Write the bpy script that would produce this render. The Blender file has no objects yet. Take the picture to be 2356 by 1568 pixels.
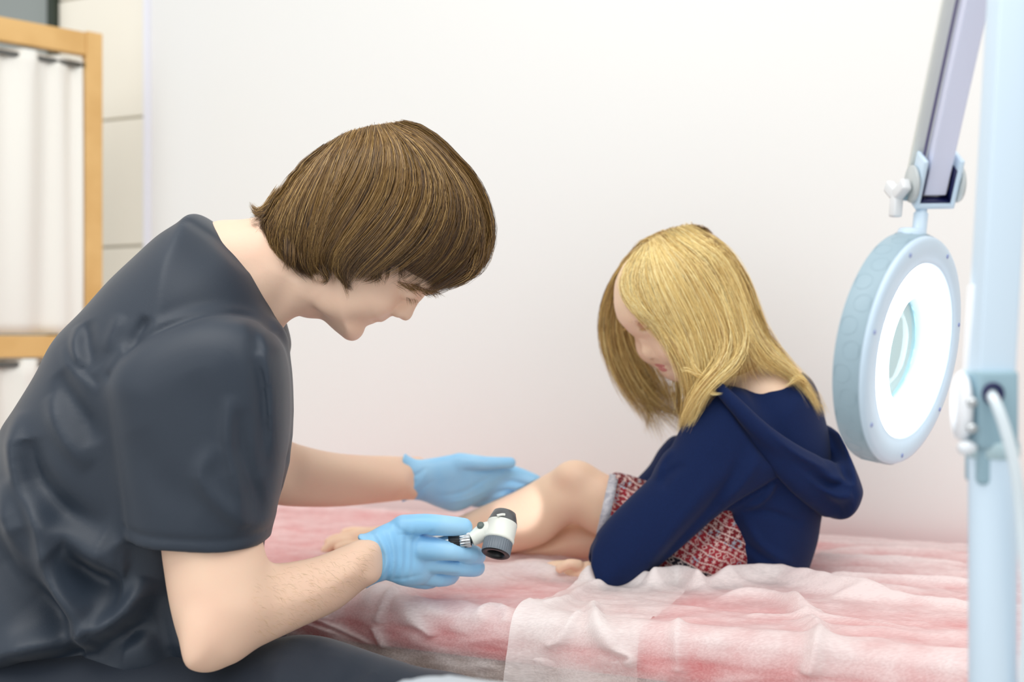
import bpy, bmesh, math, random
import numpy as np
from mathutils import Vector, Matrix

# ------------------------------------------------------------------ camera
F, CZ, CX, CY = 2600.0, 1.09, 1178.0, 784.0     # focal length in pixels of the 2356 wide frame, camera height
scene = bpy.context.scene
cam_d = bpy.data.cameras.new('camera')
cam = bpy.data.objects.new('camera', cam_d); scene.collection.objects.link(cam)
cam.location = (0, 0, CZ); cam.rotation_euler = (math.pi/2, 0, 0)
cam_d.sensor_width = 36; cam_d.lens = F/2356*36; cam_d.clip_start = 0.05
cam_d.dof.use_dof = True; cam_d.dof.focus_distance = 1.42; cam_d.dof.aperture_fstop = 2.4
scene.camera = cam
scene.view_settings.view_transform = 'Standard'; scene.view_settings.look = 'None'
scene.view_settings.exposure = 0.05; scene.view_settings.gamma = 1.0
# ------------------------------------------------------------------ world and lamps of the room
W = bpy.data.worlds.new('world'); scene.world = W; W.use_nodes = True
W.node_tree.nodes['Background'].inputs[0].default_value = (0.975, 0.975, 0.97, 1)
W.node_tree.nodes['Background'].inputs[1].default_value = 0.80
def area(name, loc, target, size, size_y, power, col):
    l = bpy.data.lights.new(name, 'AREA'); l.shape = 'RECTANGLE'; l.size = size; l.size_y = size_y
    l.energy = power; l.color = col
    o = bpy.data.objects.new(name, l); scene.collection.objects.link(o); o.location = loc
    o.rotation_euler = (Vector(target)-Vector(loc)).to_track_quat('-Z', 'Y').to_euler()
    return o
area('ceiling_light', (-0.95, 0.75, 2.6), (-0.85, 1.4, 0.7), 1.4, 1.3, 17, (1.0, 0.985, 0.95))
area('ceiling_light', (0.65, 0.45, 2.6), (0.5, 1.1, 0.7), 1.4, 1.3, 13, (1.0, 0.985, 0.96))
area('window_light', (-1.6, -0.9, 1.9), (0.0, 1.6, 0.9), 2.0, 1.5, 10, (0.93, 0.97, 1.0))

def P(u, v, Y): return np.array([(u-CX)/F*Y, Y, CZ-(v-CY)/F*Y])
# ------------------------------------------------------------------ materials
def lin(c):
    return tuple(((x/255)/12.92 if x/255 <= 0.04045 else ((x/255+0.055)/1.055)**2.4) for x in c)+(1,)
def mat(name, col, rough=0.6, metal=0.0, noise=None, bump=None, sss=0.0, sheen=0.0, emit=None, spec=0.5, alpha=None, trans=0.0):
    """noise=(scale, other colour, amount), bump=(scale, strength)"""
    m = bpy.data.materials.new(name); m.use_nodes = True
    nt = m.node_tree; b = nt.nodes['Principled BSDF']
    b.inputs['Base Color'].default_value = lin(col); b.inputs['Roughness'].default_value = rough
    b.inputs['Metallic'].default_value = metal; b.inputs['Specular IOR Level'].default_value = spec
    if sss:
        b.inputs['Subsurface Weight'].default_value = sss; b.inputs['Subsurface Radius'].default_value = (1.0, 0.35, 0.18)
        b.inputs['Subsurface Scale'].default_value = 0.012
    if sheen: b.inputs['Sheen Weight'].default_value = sheen; b.inputs['Sheen Roughness'].default_value = 0.5
    if trans: b.inputs['Transmission Weight'].default_value = trans
    if emit: b.inputs['Emission Color'].default_value = lin(emit[0]); b.inputs['Emission Strength'].default_value = emit[1]
    if alpha is not None: b.inputs['Alpha'].default_value = alpha
    tc = nt.nodes.new('ShaderNodeTexCoord')
    if noise:
        n = nt.nodes.new('ShaderNodeTexNoise'); n.inputs['Scale'].default_value = noise[0]; n.inputs['Detail'].default_value = 4
        nt.links.new(tc.outputs['Object'], n.inputs['Vector'])
        r = nt.nodes.new('ShaderNodeMapRange'); r.inputs[1].default_value = 0.35; r.inputs[2].default_value = 0.65
        r.inputs[3].default_value = 0.0; r.inputs[4].default_value = noise[2]
        nt.links.new(n.outputs['Fac'], r.inputs[0])
        mx = nt.nodes.new('ShaderNodeMix'); mx.data_type = 'RGBA'
        mx.inputs[6].default_value = lin(col); mx.inputs[7].default_value = lin(noise[1])
        nt.links.new(r.outputs[0], mx.inputs[0]); nt.links.new(mx.outputs[2], b.inputs['Base Color'])
    if bump:
        n = nt.nodes.new('ShaderNodeTexNoise'); n.inputs['Scale'].default_value = bump[0]; n.inputs['Detail'].default_value = 3
        nt.links.new(tc.outputs['Object'], n.inputs['Vector'])
        bp = nt.nodes.new('ShaderNodeBump'); bp.inputs['Strength'].default_value = bump[1]; bp.inputs['Distance'].default_value = 0.001
        nt.links.new(n.outputs['Fac'], bp.inputs['Height']); nt.links.new(bp.outputs[0], b.inputs['Normal'])
    return m
def hair_mat(name, stops, rough=0.35, spec=0.5):
    m = bpy.data.materials.new(name); m.use_nodes = True; nt = m.node_tree; b = nt.nodes['Principled BSDF']
    a = nt.nodes.new('ShaderNodeAttribute'); a.attribute_name = 'tint'
    r = nt.nodes.new('ShaderNodeValToRGB')
    while len(r.color_ramp.elements) < len(stops): r.color_ramp.elements.new(0.5)
    for e, (p, c) in zip(r.color_ramp.elements, stops): e.position = p; e.color = lin(c)
    nt.links.new(a.outputs['Fac'], r.inputs[0]); nt.links.new(r.outputs[0], b.inputs['Base Color'])
    b.inputs['Roughness'].default_value = rough; b.inputs['Specular IOR Level'].default_value = spec
    return m

# ------------------------------------------------------------------ object helpers
col = scene.collection
def tag(o, label=None, cat=None, group=None, kind=None):
    if label: o['label'] = label
    if cat: o['category'] = cat
    if group: o['group'] = group
    if kind: o['kind'] = kind
    return o
def empty(name, loc, label, cat, group=None):
    o = bpy.data.objects.new(name, None); col.objects.link(o); o.location = loc; o.empty_display_size = 0.05
    return tag(o, label, cat, group)
def link(name, me, m, parent=None, smooth=True):
    o = bpy.data.objects.new(name, me); col.objects.link(o)
    for x in (m if isinstance(m, (list, tuple)) else [m]): me.materials.append(x)
    if smooth: me.polygons.foreach_set('use_smooth', np.ones(len(me.polygons), bool))
    if parent is not None:
        o.parent = parent; o.matrix_parent_inverse = Matrix.Translation(-Vector(world_loc(parent)))
    return o
def world_loc(o): return o.location if o.type == 'EMPTY' else (0, 0, 0)
def mesh_np(name, V, Q):
    """V (n,3), Q (m,3|4) arrays -> mesh, fast"""
    me = bpy.data.meshes.new(name); k = Q.shape[1]
    me.vertices.add(len(V)); me.vertices.foreach_set('co', V.astype(np.float32).ravel())
    me.loops.add(Q.size); me.loops.foreach_set('vertex_index', Q.astype(np.int32).ravel())
    me.polygons.add(len(Q)); me.polygons.foreach_set('loop_start', np.arange(0, Q.size, k, dtype=np.int32))
    me.polygons.foreach_set('loop_total', np.full(len(Q), k, dtype=np.int32))
    me.update(calc_edges=True); me.validate()
    return me
def bm_mesh(name, bm):
    me = bpy.data.meshes.new(name); bmesh.ops.recalc_face_normals(bm, faces=bm.faces); bm.to_mesh(me); bm.free(); return me
def frame(d):
    d = Vector(d).normalized(); return d.to_track_quat('Z', 'Y').to_matrix().to_4x4()
def box_bm(bm, c, s, M=None, bev=0.0):
    """box of size s centred at c, M an optional 4x4 applied after"""
    t = bmesh.new(); bmesh.ops.create_cube(t, size=1.0)
    bmesh.ops.scale(t, vec=s, verts=t.verts); 
    if bev: bmesh.ops.bevel(t, geom=t.edges, offset=bev, segments=2, affect='EDGES', profile=0.6)
    bmesh.ops.translate(t, vec=c, verts=t.verts)
    if M is not None: bmesh.ops.transform(t, matrix=M, verts=t.verts)
    me = bpy.data.meshes.new('t'); t.to_mesh(me); t.free(); bm.from_mesh(me); bpy.data.meshes.remove(me)
def lathe(prof, a, d, seg=40, ribs=0, rib=0.0):
    """profile [(radius, height)] turned about the axis through a along d"""
    M = Matrix.Translation(Vector(a)) @ frame(d); bm = bmesh.new(); rings = []
    for r, h in prof:
        if r < 1e-6: rings.append([bm.verts.new(M @ Vector((0, 0, h)))]); continue
        rg = []
        for i in range(seg):
            t = 2*math.pi*i/seg; rr = r*(1 - (rib if ribs and (i*ribs*2//seg) % 2 else 0))
            rg.append(bm.verts.new(M @ Vector((rr*math.cos(t), rr*math.sin(t), h))))
        rings.append(rg)
    for A, B in zip(rings, rings[1:]):
        if len(A) == 1 and len(B) == 1: continue
        for i in range(seg):
            j = (i+1) % seg
            if len(A) == 1: bm.faces.new((A[0], B[j], B[i]))
            elif len(B) == 1: bm.faces.new((A[i], A[j], B[0]))
            else: bm.faces.new((A[i], A[j], B[j], B[i]))
    return bm
def cr(pts, n=8, closed=False):
    """Catmull-Rom resampling of an (k,d) array"""
    p = np.asarray(pts, float); k = len(p); out = []
    for i in range(k if closed else k-1):
        if closed: a, b, c, d = p[(i-1) % k], p[i], p[(i+1) % k], p[(i+2) % k]
        else: a, b, c, d = p[max(i-1, 0)], p[i], p[i+1], p[min(i+2, k-1)]
        for j in range(n):
            t = j/n
            out.append(0.5*((2*b)+(-a+c)*t+(2*a-5*b+4*c-d)*t*t+(-a+3*b-3*c+d)*t**3))
    if not closed: out.append(p[-1])
    return np.array(out)
def tube(pts, rad, seg=16, n=6, cap=True):
    p = cr(pts, n); r = np.interp(np.linspace(0, 1, len(p)), np.linspace(0, 1, len(np.atleast_1d(rad))), np.atleast_1d(rad)) if np.ndim(rad) else np.full(len(p), rad)
    bm = bmesh.new(); rings = []; up = Vector((0.123, 0.3, 0.95))
    for i in range(len(p)):
        t = Vector(p[min(i+1, len(p)-1)]-p[max(i-1, 0)]).normalized(); a = t.cross(up).normalized(); b = a.cross(t)
        rings.append([bm.verts.new(Vector(p[i])+(a*math.cos(q)+b*math.sin(q))*r[i]) for q in [2*math.pi*s/seg for s in range(seg)]])
    for A, B in zip(rings, rings[1:]):
        for i in range(seg): bm.faces.new((A[i], A[(i+1) % seg], B[(i+1) % seg], B[i]))
    if cap: bm.faces.new(rings[0]); bm.faces.new(rings[-1])
    return bm

# ------------------------------------------------------------------ implicit modelling (smooth unions, then surface nets)
def polysdf(p, X, Z):
    """signed distance (negative inside) of closed polygon p (k,2) on the grid X (nx,1), Z (1,nz)"""
    best = np.full(np.broadcast(X, Z).shape, 1e9, np.float32); ins = np.zeros(best.shape, bool)
    for i in range(len(p)):
        ax, az = p[i]; bx, bz = p[(i+1) % len(p)]; ex, ez = bx-ax, bz-az; L = ex*ex+ez*ez+1e-12
        t = np.clip(((X-ax)*ex+(Z-az)*ez)/L, 0, 1)
        best = np.minimum(best, (X-ax-t*ex)**2+(Z-az-t*ez)**2)
        if abs(ez) > 1e-12:
            c = ((az <= Z) != (bz <= Z)) & (X < ax+(Z-az)/ez*ex); ins ^= c
    return np.where(ins, -1, 1)*np.sqrt(best)
def linesdf(p, X, Z):
    best = np.full(np.broadcast(X, Z).shape, 1e9, np.float32); par = np.zeros(best.shape, np.float32); n = len(p)-1
    for i in range(n):
        ax, az = p[i]; bx, bz = p[i+1]; ex, ez = bx-ax, bz-az; L = ex*ex+ez*ez+1e-12
        t = np.clip(((X-ax)*ex+(Z-az)*ez)/L, 0, 1); d = (X-ax-t*ex)**2+(Z-az-t*ez)**2
        m = d < best; best = np.where(m, d, best); par = np.where(m, (i+t)/n, par)
    return np.sqrt(best), par
def blur2(a, n):
    for _ in range(n):
        b = np.pad(a, 1, mode='edge')
        a = (b[1:-1, 1:-1]*4+b[:-2, 1:-1]*2+b[2:, 1:-1]*2+b[1:-1, :-2]*2+b[1:-1, 2:]*2+b[:-2, :-2]+b[2:, 2:]+b[:-2, 2:]+b[2:, :-2])/16
    return a
def smin(a, b, k):
    if k <= 0: return np.minimum(a, b)
    h = np.clip(0.5+0.5*(b-a)/k, 0, 1); return b+(a-b)*h-k*h*(1-h)
def smax(a, b, k): return -smin(-a, -b, k)
def uvs(pts, Y):
    """list of (u,v) or (u,v,Y) -> world points"""
    return np.array([P(q[0], q[1], q[2] if len(q) > 2 else Y) for q in pts])
class Vol:
    def __init__(s, lo, hi, h):
        lo = np.array(lo, float); n = np.ceil((np.array(hi)-lo)/h).astype(int)+1
        s.lo, s.h, s.n = lo, h, n
        s.x = (lo[0]+h*np.arange(n[0])).astype(np.float32); s.y = (lo[1]+h*np.arange(n[1])).astype(np.float32); s.z = (lo[2]+h*np.arange(n[2])).astype(np.float32)
        s.F = np.full(tuple(n), 0.5, np.float32)
        s.X2, s.Z2 = s.x[:, None], s.z[None, :]
    def sl(s, lo, hi, pad):
        i0 = np.clip(np.floor((np.array(lo)-pad-s.lo)/s.h).astype(int), 0, s.n); i1 = np.clip(np.ceil((np.array(hi)+pad-s.lo)/s.h).astype(int)+1, 0, s.n)
        return tuple(slice(a, b) for a, b in zip(i0, i1))
    def op(s, S, f, mode, k):
        g = s.F[S]
        s.F[S] = smin(g, f, k) if mode == 'add' else smax(g, -f, k) if mode == 'sub' else smax(g, f, k)
    def grid(s, S): return s.x[S[0]][:, None, None], s.y[S[1]][None, :, None], s.z[S[2]][None, None, :]
    def ell(s, c, r, R=None, mode='add', k=0.01):
        c = np.array(c, float); m = max(r); S = s.sl(c-m, c+m, k+3*s.h); X, Y, Z = s.grid(S)
        if X.size*Y.size*Z.size == 0: return s
        X, Y, Z = X-c[0], Y-c[1], Z-c[2]
        if R is not None:
            R = np.array(R)[:3, :3].T; X, Y, Z = (R[i, 0]*X+R[i, 1]*Y+R[i, 2]*Z for i in range(3))
        k0 = np.sqrt((X/r[0])**2+(Y/r[1])**2+(Z/r[2])**2)+1e-6
        k1 = np.sqrt((X/r[0]**2)**2+(Y/r[1]**2)**2+(Z/r[2]**2)**2)+1e-6
        s.op(S, k0*(k0-1)/k1, mode, k); return s
    def cone(s, a, b, ra, rb, mode='add', k=0.01):
        a, b = np.array(a, float), np.array(b, float); m = max(ra, rb)
        S = s.sl(np.minimum(a, b)-m, np.maximum(a, b)+m, k+3*s.h); X, Y, Z = s.grid(S)
        if X.size*Y.size*Z.size == 0: return s
        e = b-a; L = float(e@e)+1e-12
        t = np.clip(((X-a[0])*e[0]+(Y-a[1])*e[1]+(Z-a[2])*e[2])/L, 0, 1)
        f = np.sqrt((X-a[0]-t*e[0])**2+(Y-a[1]-t*e[1])**2+(Z-a[2]-t*e[2])**2)-(ra+(rb-ra)*t)
        s.op(S, f, mode, k); return s
    def chain(s, pts, rad, mode='add', k=0.01, n=3):
        q = cr(np.column_stack([pts, rad]), n)
        f0 = None
        lo = q[:, :3].min(0)-q[:, 3].max(); hi = q[:, :3].max(0)+q[:, 3].max(); S = s.sl(lo, hi, k+3*s.h)
        X, Y, Z = s.grid(S)
        if X.size*Y.size*Z.size == 0: return s
        for i in range(len(q)-1):
            a, b, ra, rb = q[i, :3], q[i+1, :3], q[i, 3], q[i+1, 3]; e = b-a; L = float(e@e)+1e-12
            t = np.clip(((X-a[0])*e[0]+(Y-a[1])*e[1]+(Z-a[2])*e[2])/L, 0, 1)
            f = np.sqrt((X-a[0]-t*e[0])**2+(Y-a[1]-t*e[1])**2+(Z-a[2]-t*e[2])**2)-(ra+(rb-ra)*t)
            f0 = f if f0 is None else np.minimum(f0, f)
        s.op(S, f0, mode, k); return s
    def infl(s, pts, Y, T, D, mode='add', k=0.01, bl=4, grow=0.0, flat=False, p=2.0, raw=False):
        """a body with the outline pts (pixels at depth Y) and half thickness T that rounds off over the inset D"""
        w = uvs(pts, Y); A = np.column_stack([w[:, 0], w[:, 2], np.ones(len(w))])
        c = np.linalg.lstsq(A, w[:, 1], rcond=None)[0] if np.ptp(w[:, 1]) > 1e-6 else (0, 0, w[0, 1])
        q = cr(w[:, [0, 2]], 5, True) if not flat else w[:, [0, 2]]
        sd = polysdf(q, s.X2, s.Z2)-grow
        if bl: sd = blur2(sd, bl)
        a = np.maximum(0, (D+sd)/D)[:, None, :]
        yc = (c[0]*s.X2+c[1]*s.Z2+c[2])[:, None, :]
        b = np.abs(s.y[None, :, None]-yc)/T
        f = ((a**p+b**p)**(1/p)-1)*min(D, T)
        s.ix = (sd, yc)
        if raw: return f
        s.op((slice(None),)*3, f.astype(np.float32), mode, k); return s
    def cut(s, pts, Y, k=0.004, keep=True):
        """keep only what lies inside (or outside) the outline, straight through"""
        w = uvs(pts, Y)[:, [0, 2]]; sd = polysdf(w, s.X2, s.Z2)[:, None, :]
        s.F = smax(s.F, sd if keep else -sd, k).astype(np.float32); return s
    def crease(s, pts, Y, depth, width, side=None, taper=True, tw=None):
        """groove (depth>0) or ridge (<0) running along pts over the side of the body that faces the room (side = y limit)"""
        w = cr(uvs(pts, Y)[:, [0, 2]], 5); d, t = linesdf(w, s.X2, s.Z2)
        g = depth*np.exp(-(d/width)**2)
        if taper: g = g*np.clip(np.sin(np.pi*np.clip(t, 0.0, 1.0))*1.15, 0, 1)
        g = g[:, None, :]
        if side is not None: g = g/(1+np.exp(np.clip((s.y[None, :, None]-side)/0.006, -30, 30)))
        s.F = (s.F+g).astype(np.float32); return s
    def arr(s):
        """naive surface nets -> verts, quads"""
        F = s.F; neg = F < 0
        for ax, nm in ((0, 'x'), (1, 'y'), (2, 'z')):
            for e in (0, -1):
                if np.take(neg, e, axis=ax).any(): print('CLIP', s.n, nm, e)
        c = np.zeros(tuple(s.n-1), np.uint8)
        for i in (0, 1):
            for j in (0, 1):
                for k in (0, 1):
                    c += neg[i:s.n[0]-1+i, j:s.n[1]-1+j, k:s.n[2]-1+k]
        act = (c > 0) & (c < 8); I = np.argwhere(act); idx = np.full(act.shape, -1, np.int32); idx[act] = np.arange(len(I))
        acc = np.zeros((len(I), 3)); cnt = np.zeros(len(I))
        cor = [(i, j, k) for i in (0, 1) for j in (0, 1) for k in (0, 1)]
        val = {q: F[I[:, 0]+q[0], I[:, 1]+q[1], I[:, 2]+q[2]] for q in cor}
        for q in cor:
            for ax in range(3):
                if q[ax]: continue
                r = list(q); r[ax] = 1; a, b = val[q], val[tuple(r)]
                m = (a < 0) != (b < 0); t = np.where(m, a/(a-b+1e-20), 0)
                p = np.tile(np.array(q, float), (len(I), 1)); p[:, ax] = t
                acc += p*m[:, None]; cnt += m
        V = s.lo+s.h*(I+acc/cnt[:, None])
        Q = []
        for ax in range(3):
            a0 = [slice(0, s.n[i]) for i in range(3)]; a1 = list(a0); a0[ax] = slice(0, s.n[ax]-1); a1[ax] = slice(1, s.n[ax])
            A, B = neg[tuple(a0)], neg[tuple(a1)]
            E = np.argwhere(A != B); o1, o2 = [(1, 2), (2, 0), (0, 1)][ax]
            ok = (E[:, o1] > 0) & (E[:, o2] > 0) & (E[:, o1] < s.n[o1]-1) & (E[:, o2] < s.n[o2]-1); E = E[ok]
            sgn = A[tuple(E.T)]
            def at(d1, d2):
                e = E.copy(); e[:, o1] -= d1; e[:, o2] -= d2; return idx[tuple(e.T)]
            q = np.column_stack([at(1, 1), at(0, 1), at(0, 0), at(1, 0)]); q[~sgn] = q[~sgn][:, ::-1]; Q.append(q)
        Q = np.concatenate(Q); Q = Q[(Q >= 0).all(1)]
        return V, Q
def join(parts):
    V, Q, n = [], [], 0
    for v, q in parts: V.append(v); Q.append(q+n); n += len(v)
    return np.concatenate(V), np.concatenate(Q)
def smoothed(V, Q, it=2, lam=0.5):
    for _ in range(it):
        s = np.zeros_like(V); c = np.zeros(len(V))
        for a, b in ((0, 1), (1, 2), (2, 3), (3, 0)):
            for x, y in ((a, b), (b, a)):
                s += np.column_stack([np.bincount(Q[:, x], V[Q[:, y], i], len(V)) for i in range(3)]); c += np.bincount(Q[:, x], minlength=len(V))
        V = V+lam*(s/np.maximum(c, 1)[:, None]-V)
    return V

# ------------------------------------------------------------------ hair strands
HAIRBUF = {}
def strands(name, C, rad, m, parent, tint=None, prof=None):
    """C (N,K,3) polylines -> thin ribbons, each rolled a little about its own run; 'strands' are gathered into one mesh per head"""
    C = np.asarray(C); N, K, _ = C.shape
    T = np.gradient(C, axis=1); T /= np.linalg.norm(T, axis=2, keepdims=True) if False else (np.linalg.norm(T, axis=2, keepdims=True)+1e-9)
    ctr = np.array([0, 0.12, -0.05])+C.mean((0, 1))*np.array([1, 1, 1]) if N > 500 else C.mean((0, 1))+np.array([0, 0.1, -0.05])
    O = C-ctr; O /= np.linalg.norm(O, axis=2, keepdims=True)+1e-9
    A = np.cross(T, O); A /= np.linalg.norm(A, axis=2, keepdims=True)+1e-9; B = np.cross(A, T)
    rl = np.random.default_rng(N*7+K).normal(0, 0.55, (N, 1, 1)); A = A*np.cos(rl)+B*np.sin(rl)
    if prof is None: prof = np.interp(np.linspace(0, 1, K), [0, 0.1, 0.6, 1], [0.6, 1, 1, 0.08])
    r = (np.broadcast_to(rad, (N,))[:, None]*prof[None, :])[:, :, None]
    V = np.stack([C-r*A, C+r*A], axis=2)
    base = (np.arange(N)[:, None]*K+np.arange(K-1)[None, :])*2
    Q = np.stack([base, base+1, base+3, base+2], -1).reshape(-1, 4)
    if tint is None: tint = np.full(N, 0.5)
    tint = np.asarray(tint); tint = np.broadcast_to(tint[:, None] if tint.ndim == 1 else tint, (N, K))
    tv = np.repeat(tint.reshape(-1), 2)
    if name == 'strands': HAIRBUF.setdefault(parent.name, (parent, m, []))[2].append((V.reshape(-1, 3), Q, tv)); return None
    return strand_mesh(name, V.reshape(-1, 3), Q, tv, m, parent)
def strand_mesh(name, V, Q, tv, m, parent):
    me = mesh_np(name, V, Q); at = me.attributes.new('tint', 'FLOAT', 'POINT'); at.data.foreach_set('value', tv.astype(np.float32))
    o = link(name, me, m, parent); o['kind'] = 'stuff'; return o
def flush_hair():
    for parent, m, L in list(HAIRBUF.values()):
        V, Q = join([(a, b) for a, b, c in L]); strand_mesh('strands', V, Q, np.concatenate([c for a, b, c in L]), m, parent)
    HAIRBUF.clear()
def sheet_strands(guides, N, K, rng, clump=0.0, jit=0.002, wav=0.0012, ext=0.0, lenvar=0.12):
    """guides: list of world polylines ordered side by side; strands are blends of neighbours"""
    G = np.array([resamp(g, K+3) for g in guides]); n = len(G)-1
    t = rng.random(N)*n
    if clump: 
        cen = np.sort(rng.random(int(clump*n)))*n; ci = np.clip(np.searchsorted(cen, t), 0, len(cen)-1); c = cen[ci]; tt = np.linspace(0, 1, K+3)[None, :]**2; pw = rng.uniform(0.15, 0.85, (N, 1)); t2 = t[:, None]*(1-pw*tt)+c[:, None]*pw*tt
    else: t2 = np.repeat(t[:, None], K+3, 1)
    t2 = np.clip(t2, 0, n-1e-6); i = t2.astype(int); f = (t2-i)[:, :, None]; k = np.arange(K+3)[None, :]
    # smooth (cubic) blend across guides
    g0, g1, g2, g3 = G[np.maximum(i-1, 0), k], G[i, k], G[i+1, k], G[np.minimum(i+2, n), k]
    C = 0.5*((2*g1)+(-g0+g2)*f+(2*g0-5*g1+4*g2-g3)*f*f+(-g0+3*g1-3*g2+g3)*f**3)
    C = C+rng.normal(0, jit, (N, 1, 3))*np.linspace(0.5, 1, K+3)[None, :, None]
    ph = rng.random((N, 1, 3))*6.28; fr = rng.uniform(0.5, 1.6, (N, 1, 1))
    C = C+wav*np.sin(ph+fr*np.linspace(0, 6.28, K+3)[None, :, None])*np.linspace(0.2, 1, K+3)[None, :, None]
    # vary the length
    L = 1-lenvar*rng.random(N)
    s = L[:, None]*np.linspace(0, 1, K)[None, :]*(K+2); j = np.minimum(s.astype(int), K+1); ff = (s-j)[:, :, None]
    a = np.arange(N)[:, None]
    sheet_strands.t = t; sheet_strands.c = ci if clump else np.zeros(N, int)
    return C[a, j]*(1-ff)+C[a, j+1]*ff
def resamp(p, n):
    p = cr(np.asarray(p, float), 8); d = np.r_[0, np.cumsum(np.linalg.norm(np.diff(p, axis=0), axis=1))]; d /= d[-1]
    s = np.linspace(0, 1, n); return np.column_stack([np.interp(s, d, p[:, i]) for i in range(3)])
def clump_noise(C, rng, amp, scale):
    """displace whole neighbourhoods of strands together, so they read as locks"""
    ph = rng.random((3, 4))*6.28; D = np.zeros_like(C); mid = C[:, C.shape[1]//2]
    for a in range(3):
        v = 0
        for q in range(4):
            w = rng.normal(0, 1, 3)*scale; v = v+np.sin(mid@w+ph[a, q])
        D[:, :, a] = amp*(v/4)[:, None]*np.linspace(0, 1, C.shape[1])[None, :]
    return C+D

def depthmap(Vs, cell=7, grow=3):
    """nearest surface seen from the room side, used to lay hair ON heads and shoulders"""
    V = np.concatenate(Vs); u = CX+F*V[:, 0]/V[:, 1]; w = CY-F*(V[:, 2]-CZ)/V[:, 1]
    nu, nv = int(2600/cell), int(1900/cell); i = np.clip((u/cell).astype(int), 0, nu-1); j = np.clip((w/cell).astype(int), 0, nv-1)
    D = np.full((nu, nv), 9.0); np.minimum.at(D, (i, j), V[:, 1]); hole = D > 8
    for _ in range(grow):
        q = np.pad(D, 1, constant_values=9.0); m = np.min([q[a:a+nu, b:b+nv] for a in range(3) for b in range(3)], axis=0); D = np.where(D > 8, m, D)
    B_ = blur2(np.where(D > 8, 2.2, D), 1); D = np.where(D > 8, 9.0, np.minimum(B_, D+0.003))
    return D, cell
def drape(C, dm, off=0.0015, rnd=None):
    D, cell = dm; Y = C[..., 1]; u = CX+F*C[..., 0]/Y; w = CY-F*(C[..., 2]-CZ)/Y
    i = np.clip((u/cell-0.5), 0, D.shape[0]-2); j = np.clip((w/cell-0.5), 0, D.shape[1]-2); i0, j0 = i.astype(int), j.astype(int); fi, fj = i-i0, j-j0
    d = (D[i0, j0]*(1-fi)+D[i0+1, j0]*fi)*(1-fj)+(D[i0, j0+1]*(1-fi)+D[i0+1, j0+1]*fi)*fj
    d = np.where(np.maximum(np.maximum(D[i0, j0], D[i0+1, j0]), np.maximum(D[i0, j0+1], D[i0+1, j0+1])) > 8, 9.0, d)
    lim = d-off-(0 if rnd is None else rnd[:, None]); Yn = np.minimum(Y, lim)
    k = Yn/Y; out = C.copy(); out[..., 0] *= k; out[..., 1] = Yn; out[..., 2] = CZ+(C[..., 2]-CZ)*k
    # soften the step where a strand leaves the surface
    for _ in range(2): out[:, 1:-1, 1] = np.minimum(out[:, 1:-1, 1], (out[:, :-2, 1]+out[:, 2:, 1])/2)
    return out
# ------------------------------------------------------------------ shared materials
M_wall = mat('wall_white', (236, 237, 235), 0.45, bump=(40, 0.05))
M_tile = mat('tile_beige', (250, 246, 232), 0.5, noise=(3, (246, 240, 225), 0.5))
M_grout = mat('grout', (214, 210, 198), 0.9)
M_grey = mat('grey_panel', (150, 158, 156), 0.5)
M_dark = mat('dark_strip', (40, 52, 40), 0.5)
M_trim = mat('white_trim', (238, 240, 250), 0.3)
M_floor = mat('floor', (205, 200, 195), 0.35, noise=(6, (190, 186, 182), 0.6))
M_wood = mat('pine', (226, 184, 118), 0.5, noise=(9, (206, 160, 92), 0.7), bump=(60, 0.1))
M_wooddk = mat('oak_frame', (150, 100, 45), 0.45, noise=(30, (110, 70, 28), 0.8))
M_white = mat('white_plastic', (236, 242, 248), 0.3)
M_lamp = mat('lamp_white', (212, 232, 248), 0.35)
M_lampgrey = mat('lamp_grey', (158, 182, 194), 0.45)
M_steel = mat('steel', (200, 205, 208), 0.22, metal=1.0)
M_blk = mat('black_plastic', (22, 24, 28), 0.35)
M_navytrim = mat('navy_plastic', (18, 24, 80), 0.4)

e_ = np.array([.9135, -.4067, 0]); n_ = np.array([.4067, .9135, 0]); BZ = 0.73; N0 = 1.33
def B(s, t, z): return s*e_+(N0+t)*n_+np.array([0, 0, z])
Mbed = Matrix(((e_[0], n_[0], 0, 0), (e_[1], n_[1], 0, 0), (0, 0, 1, 0), (0, 0, 0, 1)))     # (s, n, z) -> world
def bedbox(bm, s0, s1, a0, a1, z0, z1, bev=0.0): box_bm(bm, ((s0+s1)/2, (a0+a1)/2, (z0+z1)/2), (s1-s0, a1-a0, z1-z0), Mbed, bev)
def struct(name, bm, m): o = link(name, bm_mesh(name, bm), m, None, False); o['kind'] = 'structure'; return o

bm = bmesh.new(); box_bm(bm, (0.2, 1.4, -0.02), (6.5, 7.0, 0.04)); struct('floor', bm, M_floor)
WN = 2.118
bm = bmesh.new(); bedbox(bm, -1.89, 2.4, WN, WN+0.12, 0.0, 2.9); struct('wall_back', bm, M_wall)
bm = bmesh.new(); bedbox(bm, -1.902, -1.888, WN-0.012, WN+0.05, 0.0, 2.9, 0.002); struct('trim_1', bm, M_trim)
bm = bmesh.new(); bedbox(bm, -2.20, -1.9, WN+0.028, WN+0.12, 0.0, 2.9); wt = struct('wall_rear', bm, M_grout)
zz = [0.0, 0.073, 0.385, 0.697, 1.009, 1.321, 1.633, 1.945, 2.257, 2.569, 2.88]
for a, b in zip(zz, zz[1:]):
    bm = bmesh.new(); bedbox(bm, -2.198, -1.904, WN+0.016, WN+0.030, a+0.003, b-0.003, 0.002)
    link('tile', bm_mesh('tile', bm), M_tile, wt, False)
bm = bmesh.new(); bedbox(bm, -2.222, -2.2, WN+0.0, WN+0.12, 0.0, 2.9); struct('trim_2', bm, M_dark)
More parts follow.
